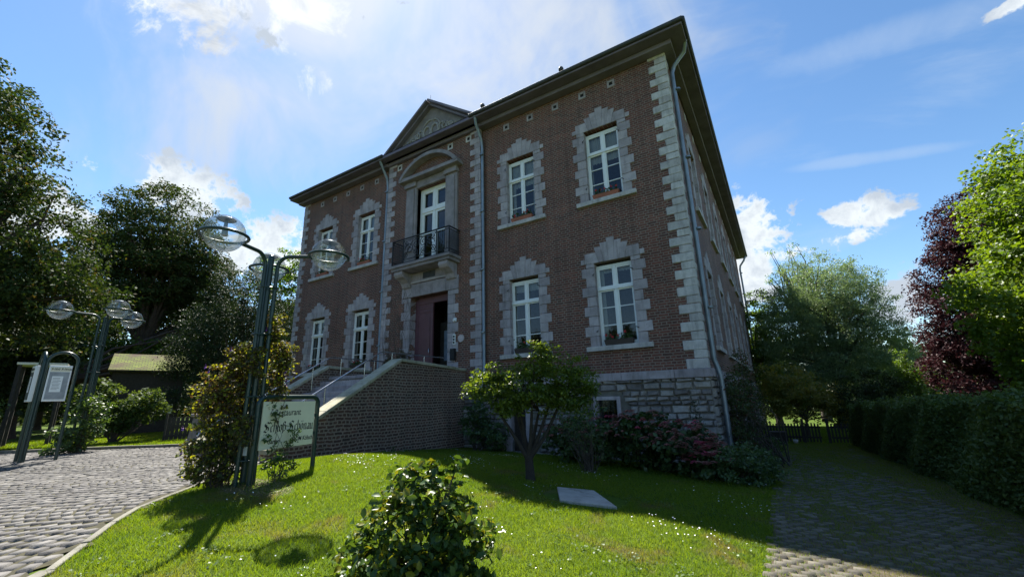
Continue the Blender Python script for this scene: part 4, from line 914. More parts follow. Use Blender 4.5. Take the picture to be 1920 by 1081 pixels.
def limbs(mb, base, tips, r0, rng=random, mid=.25, n=6, minr=.012):
    b = Vector(base)
    for tp in tips:
        tp = Vector(tp); d = tp - b; m1 = b + d * .4 + Vector((rng.uniform(-1, 1), rng.uniform(-1, 1), rng.uniform(0, 1))) * d.length * mid * .4; m2 = b + d * .75 + Vector((rng.uniform(-1, 1), rng.uniform(-1, 1), rng.uniform(-.3, 1))) * d.length * mid * .3
        mb.tube([b, m1, m2, tp], [r0, r0 * .6, r0 * .35, minr], n, cap=False)
def tree(name, label, cat, x, y, ells, mat, nclump, rc, per, leaf, trunk_r, fork=.35, group=None, bark=None, asp=.55, nl=26, gap=.25, lean=(0, 0), up_=.5, droop=0, power=.4, gs=1.0):
    z = gz(x, y); T = thing(name, label, cat, (x, y, z), 0, group); rng = np.random.default_rng(int(abs(x * 131 + y * 17)) + 5)
    off = np.array([x, y, z]); E_ = [(np.array(c) - off, r_) for c, r_ in ells]
    P, Cc = clumps(E_, nclump, rc, per, rng, gap=gap, power=power, gs=gs); ctr = np.mean([c for c, _ in E_], 0)
    leaves('crown', P, leaf, mat, T, up_, ctr, .5, asp, droop=droop, rng=rng)
    mb = MB(); H = max(c[2] + r_[2] for c, r_ in E_); zf = max(.3, H * fork); top = (lean[0] + ctr[0] * .3, lean[1] + ctr[1] * .3, zf)
    mb.tube([(0, 0, -.3), (lean[0] * .1, lean[1] * .1, zf * .15), (lean[0] * .5, lean[1] * .5, zf * .55), top], [trunk_r * 1.5, trunk_r, trunk_r * .85, trunk_r * .7], 12)
    rr = random.Random(int(abs(x * 7 + y * 3))); tips = [Cc[rr.randrange(len(Cc))] for _ in range(nl)]
    limbs(mb, top, tips, trunk_r * .4, rr); mb.build('trunk', bark or MT['bark'], T)
    return T
LM = {}
LM['chest'] = leafmat('chestnut_leaf', (.026, .052, .016), (.058, .082, .024), .22, .7, c3=(.10, .075, .028), share=.06, tcol=(1.5, 1.5, .4), spec=.15)
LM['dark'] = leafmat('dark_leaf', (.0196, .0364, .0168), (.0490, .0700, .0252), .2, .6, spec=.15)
LM['yew'] = leafmat('yew_leaf', (.0150, .0330, .0180), (.0330, .0600, .0255), .12, .6, spec=.15)
LM['fresh'] = leafmat('fresh_leaf', (.0450, .1000, .0150), (.1000, .1700, .0220), .45, .5)
LM['maple'] = leafmat('maple_leaf', (.0550, .1150, .0120), (.1300, .2000, .0180), .45, .5)
LM['willow'] = leafmat('willow_leaf', (.10, .155, .075), (.20, .26, .14), .42, .5, spec=.4, tcol=(1.5, 1.55, .9))
LM['beech'] = leafmat('copper_leaf', (.034, .016, .020), (.070, .030, .034), .22, .6, tcol=(1.3, .75, .8), spec=.15)
LM['hedge'] = leafmat('hedge_leaf', (.045, .090, .024), (.10, .14, .038), .28, .5, spec=.3)
LM['shrub'] = leafmat('shrub_leaf', (.0308, .0700, .0224), (.0770, .1330, .0392), .3, .45)
LM['autumn'] = leafmat('tinged_leaf', (.10, .15, .03), (.24, .20, .05), .45, .5)
LM['camellia'] = leafmat('glossy_leaf', (.0270, .0648, .0189), (.0607, .1080, .0243), .3, .36, c3=(.16, .17, .02), share=.2, spec=.3)
LM['hydr'] = leafmat('hydrangea_leaf', (.0286, .0650, .0208), (.0585, .1040, .0286), .2, .5)
LM['clem'] = leafmat('clematis_leaf', (.085, .045, .032), (.055, .095, .024), .38, .6, c3=(.26, .28, .03), share=.2, spec=.3)
LM['vine'] = leafmat('vine_leaf', (.0360, .0840, .0240), (.0840, .1440, .0360), .35, .5)

TG = 'large trees behind the left lawn'
tree('chestnut_tree', 'huge dark chestnut tree filling the left edge of the view', 'tree', -24.5, -10.5, [((-24.5, -14, 9), (5.5, 5.0, 5.6)), ((-23.5, -11, 9.8), (3.5, 2.4, 3.6)), ((-23.5, -9.6, 6.4), (3.2, 3.2, 3.0)), ((-23, -8.2, 4.4), (3, 2.6, 2.4)), ((-24, -13, 4), (4, 5, 2.6))],
     LM['chest'], 1900, .6, 78, .15, .5, .3, TG, nl=60, gap=.16)
tree('chestnut_tree', 'round topped chestnut tree standing further back behind the shed', 'tree', -37.5, -.7, [((-37.5, -.5, 12.3), (4.3, 4.1, 4.9)), ((-37.5, 1.7, 9.6), (3.6, 3.4, 3.8)), ((-38, -2.6, 9), (3.6, 3, 4.2)), ((-37.5, 3.4, 7.2), (3.6, 2.9, 3.6))],
     LM['chest'], 1500, .7, 70, .19, .5, .3, TG, nl=40, gap=.18)
tree('yew_tree', 'dense dark yew tree behind the clematis covered lamp', 'tree', -23.3, -.9, [((-23.3, -.6, 4.2), (1.8, 1.9, 4.0)), ((-22.8, 1.1, 3), (1.8, 1.7, 3.6)), ((-23.5, -2.3, 2.6), (1.6, 1.3, 2.9))], LM['yew'], 1000, .42, 56, .12, .3, .2, TG, asp=.35, gap=.1, nl=20)
tree('maple_tree', 'light green leafy tree just left of the house corner', 'tree', -33.5, 8, [((-33.5, 7.6, 9), (2.6, 3.2, 4.4)), ((-33, 6.6, 5), (2.4, 2.6, 3))], LM['fresh'], 420, .6, 40, .24, .3, .3, TG)
tree('leafy_tree', 'bright sunlit tree rising behind the mossy shed roof', 'tree', -35, -2.5, [((-35, -3, 2.8), (2, 2.8, 2.2)), ((-35, -.6, 2.4), (2, 2, 2.2))], LM['fresh'], 260, .55, 40, .22, .2, .3, TG)
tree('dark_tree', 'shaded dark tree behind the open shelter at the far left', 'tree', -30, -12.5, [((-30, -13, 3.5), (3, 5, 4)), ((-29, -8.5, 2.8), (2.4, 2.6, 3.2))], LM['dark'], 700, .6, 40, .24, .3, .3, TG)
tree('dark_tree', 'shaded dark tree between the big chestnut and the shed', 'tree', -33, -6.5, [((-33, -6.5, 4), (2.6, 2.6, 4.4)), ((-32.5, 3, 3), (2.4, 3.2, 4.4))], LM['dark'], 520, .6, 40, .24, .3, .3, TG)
TR = 'trees beyond the side path'
tree('willow_tree', 'broad silvery green willow behind the picket fence', 'tree', 4.5, 22, [((4.3, 22, 5.4), (3.0, 3, 3.8)), ((2.6, 21.5, 3.2), (1.9, 2, 3.8)), ((6.2, 22, 4.8), (2.2, 2.4, 3.7)), ((7.2, 21.5, 1.6), (1.8, 2, 3.2)), ((4.6, 21, .8), (3.0, 1.8, 2.6))],
     LM['willow'], 1900, .5, 60, .14, .35, .3, TR, asp=.32, gap=.12, droop=.5, up_=.2, nl=30)
tree('ash_tree', 'green tree peeping out behind the far corner of the house', 'tree', 1.0, 25, [((1.0, 25, 4.6), (1.6, 2, 3.2)), ((.9, 24, 1.4), (1.6, 1.6, 2.6))], LM['fresh'], 360, .5, 40, .18, .22, .35, TR)
tree('sparse_tree', 'thin topped tree with bare twigs above the willow', 'tree', 4.3, 33, [((4.2, 33, 10.6), (2.5, 2.5, 3.2)), ((5.4, 33, 8.5), (3, 2.5, 3))], LM['fresh'], 110, .45, 18, .17, .3, .45, TR, nl=120, gap=.1)
tree('copper_beech', 'dark purple copper beech behind the bright green maple', 'tree', 10.2, 12.6, [((9.9, 12.6, 5.6), (2.0, 2.4, 2.9)), ((8.9, 13, 3.2), (2.0, 2, 3.0)), ((8.8, 13, .9), (1.9, 2, 2.3))], LM['beech'], 1500, .42, 60, .115, .3, .3, TR, gap=.15, nl=40)
tree('maple_tree', 'bright yellow green maple rising over the hedge at the right edge', 'tree', 9.6, 1.6, [((8.4, 1.9, 3.7), (2.5, 2.5, 2.4)), ((7.6, 2.3, 1.7), (2.3, 2.3, 2.0)), ((7.6, 1.8, .3), (1.7, 2.1, 1.1)), ((9.6, .2, 2.4), (2.8, 2.6, 3.2))],
     LM['maple'], 2900, .34, 80, .085, .3, .3, TR, gap=.12, asp=.8, nl=40, gs=1.6)
tree('small_cypress', 'feathery green conifer above the far end of the hedge', 'tree', 6.9, 15.2, [((6.9, 15.2, -.2), (1.1, 1, 1.6)), ((6.6, 15, .9), (.5, .5, 1.0))], LM['fresh'], 150, .3, 40, .12, .1, .2, TR, asp=.3)
tree('tinged_shrub', 'yellow and bronze leaved shrub above the picket fence', 'shrub', 2.3, 14.5, [((2.1, 14.5, -.2), (1.3, 1.1, 1.5)), ((1.1, 15, .2), (.7, .8, 1.6)), ((3.5, 14.5, -.7), (1.0, .9, 1.1))], LM['autumn'], 330, .34, 38, .12, .08, .2, TR)
tree('dark_shrub', 'dark shrub between the tinged shrub and the hedge end', 'shrub', 5.2, 14, [((5.0, 14, -.6), (1.6, 1, 1.6))], LM['dark'], 200, .34, 40, .12, .08, .2, TR)

for (x, y, hh_) in ((-44, -3.5, 10), (-45, 4, 10), (-38, -10, 8)):
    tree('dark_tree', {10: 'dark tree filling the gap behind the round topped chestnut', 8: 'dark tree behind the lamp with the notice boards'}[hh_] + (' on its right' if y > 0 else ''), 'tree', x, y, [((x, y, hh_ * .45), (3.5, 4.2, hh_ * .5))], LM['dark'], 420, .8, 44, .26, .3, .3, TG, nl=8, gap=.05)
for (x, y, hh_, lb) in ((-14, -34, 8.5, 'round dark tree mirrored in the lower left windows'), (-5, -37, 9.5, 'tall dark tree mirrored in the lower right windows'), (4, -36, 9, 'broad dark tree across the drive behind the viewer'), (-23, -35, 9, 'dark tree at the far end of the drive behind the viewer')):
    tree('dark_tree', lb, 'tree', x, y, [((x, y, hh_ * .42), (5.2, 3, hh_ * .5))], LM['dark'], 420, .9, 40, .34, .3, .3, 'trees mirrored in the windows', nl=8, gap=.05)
# distant woods all round, one mass
P = []
for k in range(2600):
    a = RG.uniform(R(-62), R(112)); r_ = RG.uniform(58, 85); P.append((1.5 - math.sin(a) * r_, -12 + math.cos(a) * r_, RG.uniform(-2, 6.5 + 1.5 * math.sin(a * 9))))
P = np.array(P); idx = np.repeat(np.arange(len(P)), 34); Q = P[idx] + unit(RG.normal(0, 1, (len(idx), 3))) * RG.uniform(0, 1.9, (len(idx), 1))
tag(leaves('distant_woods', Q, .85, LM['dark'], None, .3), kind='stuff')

# clipped hedge on the right
Hn = 110000; yy = RG.uniform(-7, 10.3, Hn); hx0 = 4.15 - (yy + 2) * .045; wdt = 1.9
hgt = 1.72 - .012 * (yy + 7) + .06 * np.sin(yy * 1.9) + .05 * np.sin(yy * 4.3)
fsel = RG.uniform(0, 1, Hn); zz = RG.uniform(0, 1, Hn)
xx = np.where(fsel < .55, hx0 + .16 * np.sin(yy * 2.2 + zz * 5) * .5 + np.abs(RG.normal(0, .10, Hn)) + .15 * (1 - zz) * -.3, hx0 + RG.uniform(0, wdt, Hn))
zr = np.where(fsel < .55, zz * hgt, hgt - np.abs(RG.normal(0, .07, Hn)) + .05 * np.sin(xx * 6 + yy * 3)); k = (fsel > .97); zr = np.where(k, hgt + RG.uniform(0, .14, Hn), zr)
P = np.stack([xx, yy, GZ(xx, yy) + zr], -1); far = yy > 9.9; 
hd = thing('hedge', 'tall clipped hornbeam hedge running along the right of the side path', 'hedge', (0, 0, 0))
leaves('foliage', P, .068, LM['hedge'], hd, .35, None, .3, .6, droop=.25)
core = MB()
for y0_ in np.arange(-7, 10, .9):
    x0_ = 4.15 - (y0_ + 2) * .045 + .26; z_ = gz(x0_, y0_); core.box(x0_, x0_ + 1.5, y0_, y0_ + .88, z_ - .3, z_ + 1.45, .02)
core.build('inner_branches', simple('hedge_core', (.010, .016, .007), .95, nscale=8, amt=.5), hd)  # dark green boxes added inside the hedge to block light

# climbing rose on the side wall and small plants
def shrub(name, label, cat, x, y, ells, mat, nclump, rc, per, leaf, stems=8, stem_r=.015, group=None, asp=.55, up_=.4, power=.45, droop=.1, pointed=False, gap=0, spread=None):
    z = gz(x, y); T = thing(name, label, cat, (x, y, z), 0, group); rng = np.random.default_rng(int(abs(x * 91 + y * 37) * 10) + 3); off = np.array([x, y, z])
    E_ = [(np.array(c) - off, r_) for c, r_ in ells]; P, Cc = clumps(E_, nclump, rc, per, rng, power=power, gap=gap); P = P[P[:, 2] + z > GZ(P[:, 0] + x, P[:, 1] + y) + .01]
    leaves('foliage', P, leaf, mat, T, up_, np.mean([c for c, _ in E_], 0) - np.array([0, 0, .4]), .6, asp, rng=rng, droop=droop, pointed=pointed)
    mb = MB(); rr = random.Random(4)
    for k in range(stems):
        tp = Cc[rr.randrange(len(Cc))]; b_ = (rr.uniform(-.12, .12) * (spread or 1), rr.uniform(-.12, .12) * (spread or 1), -.05)
        limbs(mb, b_, [tp], stem_r, rr, .3, 5, .004)
    mb.build('stems', MT['bark'], T); return T
shrub('climbing_rose', 'tall dark climbing rose against the shaded side wall of the house', 'climber', .5, 2.2, [((.5, 1.8, .1), (.4, 1.6, .75)), ((.55, 3.2, -.2), (.5, 1.5, 1.5)), ((.55, 1.0, -.8), (.4, 1.0, .9))],
      leafmat('rose_leaf', (.035, .055, .022), (.07, .095, .035), .3, .5, c3=(.09, .045, .03), share=.15, spec=.2), 300, .22, 26, .065, 70, .018, spread=8)
shrub('green_shrub', 'low leafy green shrub at the foot of the house corner', 'shrub', .55, -1.9, [((.45, -1.9, -1.35), (.75, .75, .45)), ((.9, -1.5, -1.5), (.5, .7, .35)), ((.7, -.6, -1.5), (.4, .8, .35))], LM['shrub'], 150, .16, 34, .07, 14)
shrub('ivy_patch', 'weedy green growth along the foot of the side wall', 'plant', .75, 2.5, [((.6, 2.5, -1.75), (.42, 3.0, .32)), ((.8, 5.5, -1.8), (.5, 2.5, .35))], LM['shrub'], 160, .16, 26, .07, 6)
# hydrangeas with flower heads
def hydrangea(x, y, ells, label, nc, heads, vivid):
    T = shrub('hydrangea', label, 'shrub', x, y, ells, LM['hydr'], nc, .17, 26, .115, 16, .014, 'hydrangeas under the basement window', asp=.68, up_=.6, power=.3)
    z = gz(x, y); rng = random.Random(int(abs(x * 31)) + 2)
    for nm, cnt, colr in (('blossom', heads, MT.setdefault('petal_faded', stone('faded_petals', (.40, .13, .12), (.52, .24, .20), stain=.8, bump=.1))), ('blossom', vivid, MT.setdefault('petal_pink', stone('pink_petals', (.50, .05, .12), (.72, .12, .2), stain=.9, bump=.1)))):
        mb = MB()
        for k in range(cnt):
            c, r_ = rng.choice(ells); th, ph = rng.uniform(R(190), R(350)), rng.uniform(.05, 1.25)
            p = (c[0] + r_[0] * math.cos(th) * math.cos(ph) * 1.02, c[1] + r_[1] * math.sin(th) * math.cos(ph) * 1.02, c[2] + r_[2] * math.sin(ph) * 1.05)
            q = rng.uniform(.045, .075); 
            for j in range(22):
                a, b_ = rng.uniform(0, 6.28), rng.uniform(-.1, 1.4); cx, cy, cz = p[0] - x + q * math.cos(a) * math.cos(b_), p[1] - y + q * math.sin(a) * math.cos(b_), p[2] - z + q * .7 * math.sin(b_)
                e_ = .02; mb.add([(cx - e_, cy - e_, cz), (cx + e_, cy - e_, cz + .004), (cx + e_, cy + e_, cz), (cx - e_, cy + e_, cz + .006)], [(0, 1, 2, 3)])
        mb.build(nm, colr, T)
    return T
hydrangea(-2.9, -1.3, [((-3.2, -1.5, -1.0), (.75, .9, .52)), ((-2.2, -1.5, -1.0), (.7, .8, .55))], 'green hydrangea under the barred basement window with few pale blooms', 150, 40, 6)
hydrangea(-1.0, -1.5, [((-1.4, -1.5, -.95), (.8, .9, .62)), ((-.5, -1.6, -1.1), (.75, .9, .55)), ((.0, -1.7, -1.35), (.5, .8, .4))], 'hydrangea with reddish and pink flower heads left of the house corner', 220, 170, 24)
# conifer sapling at the corner
T = thing('conifer_sapling', 'slender young conifer in front of the house corner plinth', 'plant', (-.28, -1.0, gz(-.28, -1)))
mb = MB(); mb.tube([(0, 0, 0), (.01, 0, .7), (0, 0, 1.6)], [.014, .01, .004], 6); mb.build('stem', MT['bark'], T)
P = []
for k in range(13):
    zz_ = .45 + k * .09; ln = .34 * (1 - k / 15)
    for j in range(5):
        a = j * 1.256 + k * .7
        for s_ in np.linspace(.1, 1, 9): P.append((ln * s_ * math.cos(a), ln * s_ * math.sin(a), zz_ + .05 * s_))
leaves('needles', np.array(P) + RG.normal(0, .012, (len(P), 3)), .05, LM['yew'], T, .6, asp=.3)
# pruned little tree in front of the plinth
z = gz(-2.6, -4.85); T = thing('pruned_shrub_tree', 'small pruned tree with a flat yellow green crown on the lawn', 'tree', (-2.6, -4.85, z))
E_ = [((-3.25, -4.9, .38), (.62, .5, .3)), ((-2.6, -4.5, .50), (.6, .5, .36)), ((-1.95, -4.2, .42), (.55, .45, .38)), ((-2.45, -4.4, .85), (.38, .35, .26)), ((-3.55, -5.1, .15), (.3, .3, .16)), ((-2.3, -4.3, .1), (.5, .4, .2)), ((-3.0, -4.7, -.12), (.45, .35, .22)), ((-2.0, -4.2, -.15), (.4, .35, .25)), ((-2.55, -4.5, 0), (.5, .4, .3)), ((-3.0, -4.8, .12), (.7, .45, .22)), ((-1.75, -4.1, .12), (.42, .35, .22))]
off = np.array([-2.78, -4.5, z]); E2 = [(np.array(c) - off, r_) for c, r_ in E_]
P, Cc = clumps(E2, 430, .16, 26, power=.75); leaves('crown', P, .066, leafmat('privet_leaf', (.045, .09, .016), (.14, .19, .026), .45, .42), T, .5, np.array([.2, 0, 1.4]), .5, .45, pointed=True)
mb = MB(); mb.tube([(0, 0, -.15), (.0, 0, .12), (-.02, 0, .42)], [.115, .085, .075], 10)
for (a, b_, c_) in ((-.5, -.3, 1.25), (-.25, .1, 1.3), (.15, -.1, 1.35), (.35, .2, 1.3), (.1, .25, 1.2), (-.35, .15, 1.2), (.6, .3, 1.45)):
    mb.tube([(-.02, 0, .35), (a * .45, b_ * .45, .75), (a, b_, c_)], [.055, .034, .02], 7, cap=False); limbs(mb, (a, b_, c_), [Cc[random.randrange(len(Cc))] for _ in range(6)], .014, random, .2, 5, .004)
mb.build('trunk', simple('dark_bark', (.03, .024, .02), .9, nscale=8, amt=.4, bump=.6), T)
shrub('twiggy_shrub', 'thin twiggy shrub with small dark leaves behind the pruned tree', 'shrub', -2.2, -3.0, [((-2.2, -2.9, -.55), (.55, .5, .65)), ((-2.9, -2.6, -.6), (.4, .4, .6))], LM['shrub'], 90, .14, 12, .055, 50, .008)
shrub('dark_shrub', 'dark leafy shrub in the corner of stairs and plinth', 'shrub', -6.7, -1.0, [((-6.75, -.9, -.7), (.45, .6, .75)), ((-6.2, -.7, -1.1), (.45, .5, .5))], LM['shrub'], 110, .18, 26, .09, 14)
shrub('weed_clump', 'small leafy weeds at the foot of the stair wall', 'plant', -7.2, -3.6, [((-7.2, -3.7, -1.25), (.35, .5, .14))], LM['vine'], 26, .08, 18, .05, 4)
# camellia in the foreground
shrub('camellia_bush', 'glossy rounded evergreen bush in the lawn close to the viewer', 'bush', -1.1, -9.25, [((-1.12, -9.22, -1.0), (.42, .42, .42)), ((-1.12, -9.2, -.72), (.28, .28, .24)), ((-.82, -9.1, -1.05), (.30, .3, .30)), ((-1.42, -9.45, -1.2), (.30, .3, .26)), ((-1.1, -9.25, -1.35), (.6, .55, .25)), ((-.95, -9.05, -.62), (.12, .12, .12)), ((-1.25, -9.25, -.6), (.08, .08, .14))],
      LM['camellia'], 330, .10, 11, .072, 30, .010, asp=.58, up_=.35, pointed=True, power=.38)
# clematis on the lamp
T = shrub('clematis', 'clematis with purple flowers climbing the lamp in front of the house', 'climber', -6.0, -8.5, [((-6.0, -8.65, .05), (.26, .44, .66)), ((-5.9, -8.38, .70), (.2, .32, .5)), ((-5.95, -8.65, -.72), (.24, .38, .42)), ((-5.6, -7.95, .70), (.18, .2, .46)), ((-5.78, -8.2, 1.12), (.14, .15, .3)), ((-5.9, -8.35, -.35), (.26, .36, .8)), ((-5.6, -8.0, .1), (.14, .16, .4)), ((-5.62, -8.1, 1.28), (.12, .13, .34)), ((-5.5, -8.42, .7), (.10, .10, .4)), ((-5.52, -8.5, -.3), (.10, .14, .3))],
      LM['clem'], 620, .11, 26, .05, 60, .008, asp=.7, spread=1.6)
mb = MB()
for (x, y, z_) in [(-5.92, -8.98, .62), (-5.86, -8.95, .55), (-5.5, -7.93, .62), (-5.48, -7.95, .5), (-5.5, -7.92, .42), (-5.46, -7.94, .33), (-5.5, -7.96, .22), (-5.98, -9.12, -.28), (-5.95, -9.1, -.62), (-5.82, -8.7, .9), (-5.6, -8.3, 1.25), (-5.9, -9.0, .1), (-5.5, -7.9, .72), (-5.47, -7.97, .56), (-5.9, -8.9, .35)]:
    for j in range(6):
        a = j * 1.047 + x * 9; ca, sa = math.cos(a), math.sin(a); e_ = .042; q = (x + 5.95, y + 8.55, z_ - gz(-6.0, -8.5))
        mb.add([q, (q[0] + .6 * e_ * sa + ca * .02, q[1] - .01, q[2] + .6 * e_ * ca), (q[0] + e_ * 1.1 * sa, q[1] - .015, q[2] + e_ * 1.1 * ca), (q[0] + .6 * e_ * sa - ca * .02, q[1], q[2] + .6 * e_ * ca)], [(0, 1, 2, 3)])
mb.build('blossom', simple('purple_petals', (.22, .05, .33), .6), T)
shrub('leafy_vine', 'fresh green shoots between the lamp and the restaurant sign', 'climber', -5.4, -7.95, [((-5.48, -8.1, -.45), (.12, .16, .5)), ((-5.4, -7.75, -.45), (.10, .16, .22)), ((-5.4, -7.9, -.85), (.16, .25, .25))], LM['vine'], 50, .08, 11, .055, 22, .007, asp=.5)
shrub('leafy_vine', 'vine growing up the foot of the lamp by the notice boards', 'climber', -16.0, -7.7, [((-15.9, -7.7, -.3), (.4, .5, .8)), ((-15.7, -8.1, -.8), (.4, .5, .4))], LM['shrub'], 90, .2, 22, .10, 24, .012)
shrub('lawn_bush', 'loose green bush on the left lawn between lamp and pillar', 'bush', -19.6, -6.0, [((-19.8, -6.6, .35), (.9, .8, .75)), ((-19.5, -5.3, .15), (.9, .9, .6)), ((-19.6, -5.9, -.2), (.7, .7, .6))], leafmat('bush_leaf', (.035, .07, .022), (.08, .12, .04), .35, .6, spec=.15), 260, .26, 26, .13, 30, .02)
shrub('lawn_bush', 'pale flowering bush behind the legs of the notice boards', 'bush', -20.5, -9.6, [((-20.5, -9.6, .1), (.8, .9, .6))], LM['shrub'], 80, .26, 24, .13, 14, .02)
for (x, y, lb) in ((-9.1, -1.9, 'dry brown potted shrub on the stair landing by the open door'), (-10.3, -1.4, 'small potted plant on the stair landing left of the door')):
    T = shrub('potted_plant', lb, 'potted plant', x, y, [((x, y, 1.45), (.33 if x > -10 else .2, .33 if x > -10 else .2, .26))], leafmat('dry_leaf', (.06, .045, .03), (.11, .085, .045), .2, .7), 60, .08, 16, .05, 18, .006)
    T.location.z = LAND
    for ch in T.children: ch.location.z = -.0
    dz = LAND - gz(x, y)
    for ch in T.children: ch.location.z = -dz if ch.name.startswith('foliage') else 0
    o = MB(); o.lathe((0, 0, 0), [(0, 0), (.12, 0), (.17, .28), (.18, .28), (.18, .31), (.14, .31)], 18); o.build('pot', MT['terracotta'], T)
# window boxes with geraniums
pet = simple('geranium_red', (.45, .02, .03), .6)
for i, (c_, z_, mt, where) in enumerate([(FXC[0], UZ, 'terracotta', 'upper right window of the front'), (FXC[1], UZ, 'terracotta', 'upper window between bay and corner'), (FXC[2], UZ, 'terracotta', 'upper window left of the bay'), (FXC[3], UZ, 'terracotta', 'upper window at the far left'),
                                     (FXC[0], LZ, 'brownbox', 'lower right window of the front'), (FXC[1], LZ, 'brownbox', 'lower window above the pruned tree'), (FXC[2], LZ, 'brownbox', 'lower window left of the bay'), (FXC[3], LZ, 'brownbox', 'lower window at the far left')]):
    T = thing('window_box', ('orange' if mt == 'terracotta' else 'dark brown') + ' flower box with geraniums on the ' + where, 'flower box', (c_, .03, z_ + .014), 0, 'flower boxes on the window sills')
    o = MB(); o.add([(x, y, zz) for zz, (hx, hy) in ((.0, (.40, .07)), (.17, (.44, .09))) for x, y in ((-hx, -hy), (hx, -hy), (hx, hy), (-hx, hy))], [(3, 2, 1, 0), (4, 5, 6, 7), (0, 1, 5, 4), (1, 2, 6, 5), (2, 3, 7, 6), (3, 0, 4, 7)]); o.build('box', MT[mt], T, bevel=.008)
    rng = np.random.default_rng(i + 40); P = np.stack([rng.uniform(-.4, .4, 170), rng.normal(0, .05, 170), .17 + np.abs(rng.normal(0, .09, 170))], -1); leaves('foliage', P, .06, LM['hydr'], T, .4, asp=.9, rng=rng)
    o = MB()
    for k in range(5):
        p = (rng.uniform(-.38, .38), rng.uniform(-.08, .0), rng.uniform(.24, .38))
        for j in range(9): q = [p[a] + rng.uniform(-.025, .025) for a in range(3)]; o.add([(q[0] - .014, q[1], q[2] - .014), (q[0] + .014, q[1] - .01, q[2] - .014), (q[0] + .014, q[1], q[2] + .014), (q[0] - .014, q[1] - .008, q[2] + .014)], [(0, 1, 2, 3)])
    o.build('blossom', pet, T)

# ================================================================== GRASS
def blades(name, P, h, w_, mat, lean=.5, parent=None):
    n = len(P); a = RG.uniform(0, 2 * math.pi, n); s_ = np.stack([np.cos(a), np.sin(a), np.zeros(n)], -1) * (w_ * RG.uniform(.6, 1.3, n))[:, None]; l_ = RG.normal(0, lean, (n, 2)) * h
    H = h * RG.uniform(.5, 1.25, n); tip = P + np.concatenate([l_, H[:, None]], -1); Vv = np.stack([P - s_, P + s_, tip], 1).reshape(-1, 3); return npmesh(name, Vv, np.arange(n * 3).reshape(-1, 3), mat, parent)
m, t, b = newmat('grass_blade'); g = t.new('ShaderNodeNewGeometry'); pos = g.outputs['Position']; rnd = g.outputs['Random Per Island']
c = t.mix(t.math('ADD', t.math('MULTIPLY', rnd, .6), t.mapr(t.noise(pos, .9, 5, .6), .3, .7, 0, .5), clamp=True), C3(.075, .145, .010), C3(.155, .205, .016))
c = t.mix(t.mapr(t.noise(pos, 1.1, 4, .6, .4), .57, .67, 0, .75), c, C3(.15, .13, .05))
t.put(b.inputs['Base Color'], c); b.inputs['Roughness'].default_value = .55; b.inputs['Specular IOR Level'].default_value = .35
trn = t.new('ShaderNodeBsdfTranslucent'); t.put(trn.inputs[0], t.mix(1.0, c, C3(1.9, 1.8, .5), 'MULTIPLY')); mx = t.new('ShaderNodeMixShader'); mx.inputs[0].default_value = .5
t.l.new(b.outputs[0], mx.inputs[1]); t.l.new(trn.outputs[0], mx.inputs[2]); t.l.new(mx.outputs[0], t.n['Material Output'].inputs[0]); GM = m
def scatter(n, x0, x1, y0, y1, ok): 
    P = np.stack([RG.uniform(x0, x1, n), RG.uniform(y0, y1, n)], -1); P = P[ok(P[:, 0], P[:, 1])]; return np.concatenate([P, GZ(P[:, 0], P[:, 1])[:, None]], -1)
def in_cover(x, y): return (x > -1.98) & (x < -.7) & (y > -5.87) & (y < -4.9) & (np.abs((x + 1.34) * .8 + (y + 5.37) * .62) < .62) & (np.abs(-(x + 1.34) * .3 + (y + 5.37) * .95) < .5)
lawn_ok = lambda x, y: (x > kerb_x(y) + .07) & (x < PATHX + .1 * np.sin(y * 3)) & ((x > -7.78) | (y < -6.9)) & ~in_cover(x, y) & ~((x < -7.7) & (y > -7.0))
def bare(x, y): # worn earth round the lamp foot and in the lawn
    return ((x + 5.3) ** 2 / .8 + (y + 8.35) ** 2 / .12 > 1) | (RG.uniform(0, 1, x.shape) < .12)
near = scatter(340000, -7.9, 1.3, -12.5, -5.2, lambda x, y: lawn_ok(x, y) & bare(x, y))
tag(blades('grass', near, .045, .0032, GM), kind='stuff')
mid_ = scatter(110000, -7.8, 1.3, -5.2, -.1, lambda x, y: lawn_ok(x, y)); tag(blades('grass', mid_, .045, .005, GM), kind='stuff')
lf = scatter(150000, -26, -13, -13, -1, lambda x, y: y > far_y(x) + .12); tag(blades('grass', lf, .06, .012, GM), kind='stuff')
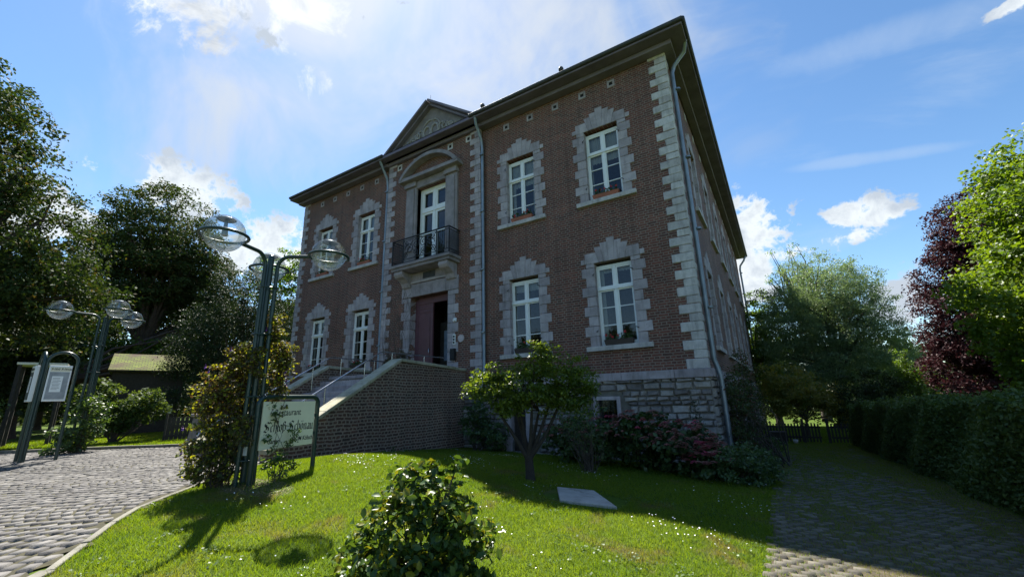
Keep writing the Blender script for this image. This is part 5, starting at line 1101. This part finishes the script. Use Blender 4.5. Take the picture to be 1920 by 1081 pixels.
pg = scatter(260000, PATHX - .1, 4.3, -9, 11, lambda x, y: RG.uniform(0, 1, x.shape) < np.clip(.34 + (y + 7) * .09 + (x > 3.3) * .6 + .3 * (np.sin(x * 2.1 + y * .6) > .5), 0, .9)); tag(blades('grass', pg, .04, .0045, GM), kind='stuff')
fg = scatter(40000, -2, 9, 11, 24, lambda x, y: x > .2); tag(blades('grass', fg, .08, .014, GM), kind='stuff')
# daisies
dz_ = scatter(5200, -7.5, 1.2, -11.5, -1.5, lambda x, y: lawn_ok(x, y) & (np.sin(x * 2.3 + 1.3 * np.sin(y * 1.7)) + np.sin(y * 2.9 + x) > RG.normal(.95, .5, x.shape)))
dz_ = dz_[RG.uniform(0, 1, len(dz_)) < np.clip((dz_[:, 1] + 10.5) * .25, .15, 1)]; n = len(dz_); dz_[:, 2] += RG.uniform(.04, .06, n)
th = np.linspace(0, 2 * math.pi, 7)[:6]; tl = RG.normal(0, .3, (n, 2)); rr_ = RG.uniform(.006, .0105, n)[:, None]
ring_ = np.stack([np.stack([dz_[:, 0:1] + rr_ * np.cos(th), dz_[:, 1:2] + rr_ * np.sin(th), dz_[:, 2:3] + rr_ * (np.cos(th) * tl[:, 0:1] + np.sin(th) * tl[:, 1:2])], -1)], 0)[0]
tag(npmesh('daisies', ring_.reshape(-1, 3), np.arange(n * 6).reshape(-1, 6), simple('daisy_petals', (.8, .8, .78), .6)), kind='stuff')
wc = scatter(900, -7.4, 1.1, -11.5, -4.5, lambda x, y: lawn_ok(x, y) & (np.sin(x * 1.9 + 2) * np.sin(y * 2.3) > .1)); idx = np.repeat(np.arange(len(wc)), 9)
wp = wc[idx] + np.stack([RG.normal(0, .035, len(idx)), RG.normal(0, .035, len(idx)), RG.uniform(.015, .05, len(idx))], -1); tag(leaves('clover', wp, .026, leafmat('clover_leaf', (.05, .11, .02), (.10, .17, .03), .4, .5), None, 1.5, asp=.9), kind='stuff')
# dry clippings round the lamp foot
dp = scatter(5200, -6.5, -4.4, -9.0, -7.7, lambda x, y: ((x + 5.35) ** 2 / .75 + (y + 8.35) ** 2 / .14 < 1)); tag(blades('dry_grass', dp, .03, .003, simple('straw', (.22, .17, .09), .8), 2.5), kind='stuff')
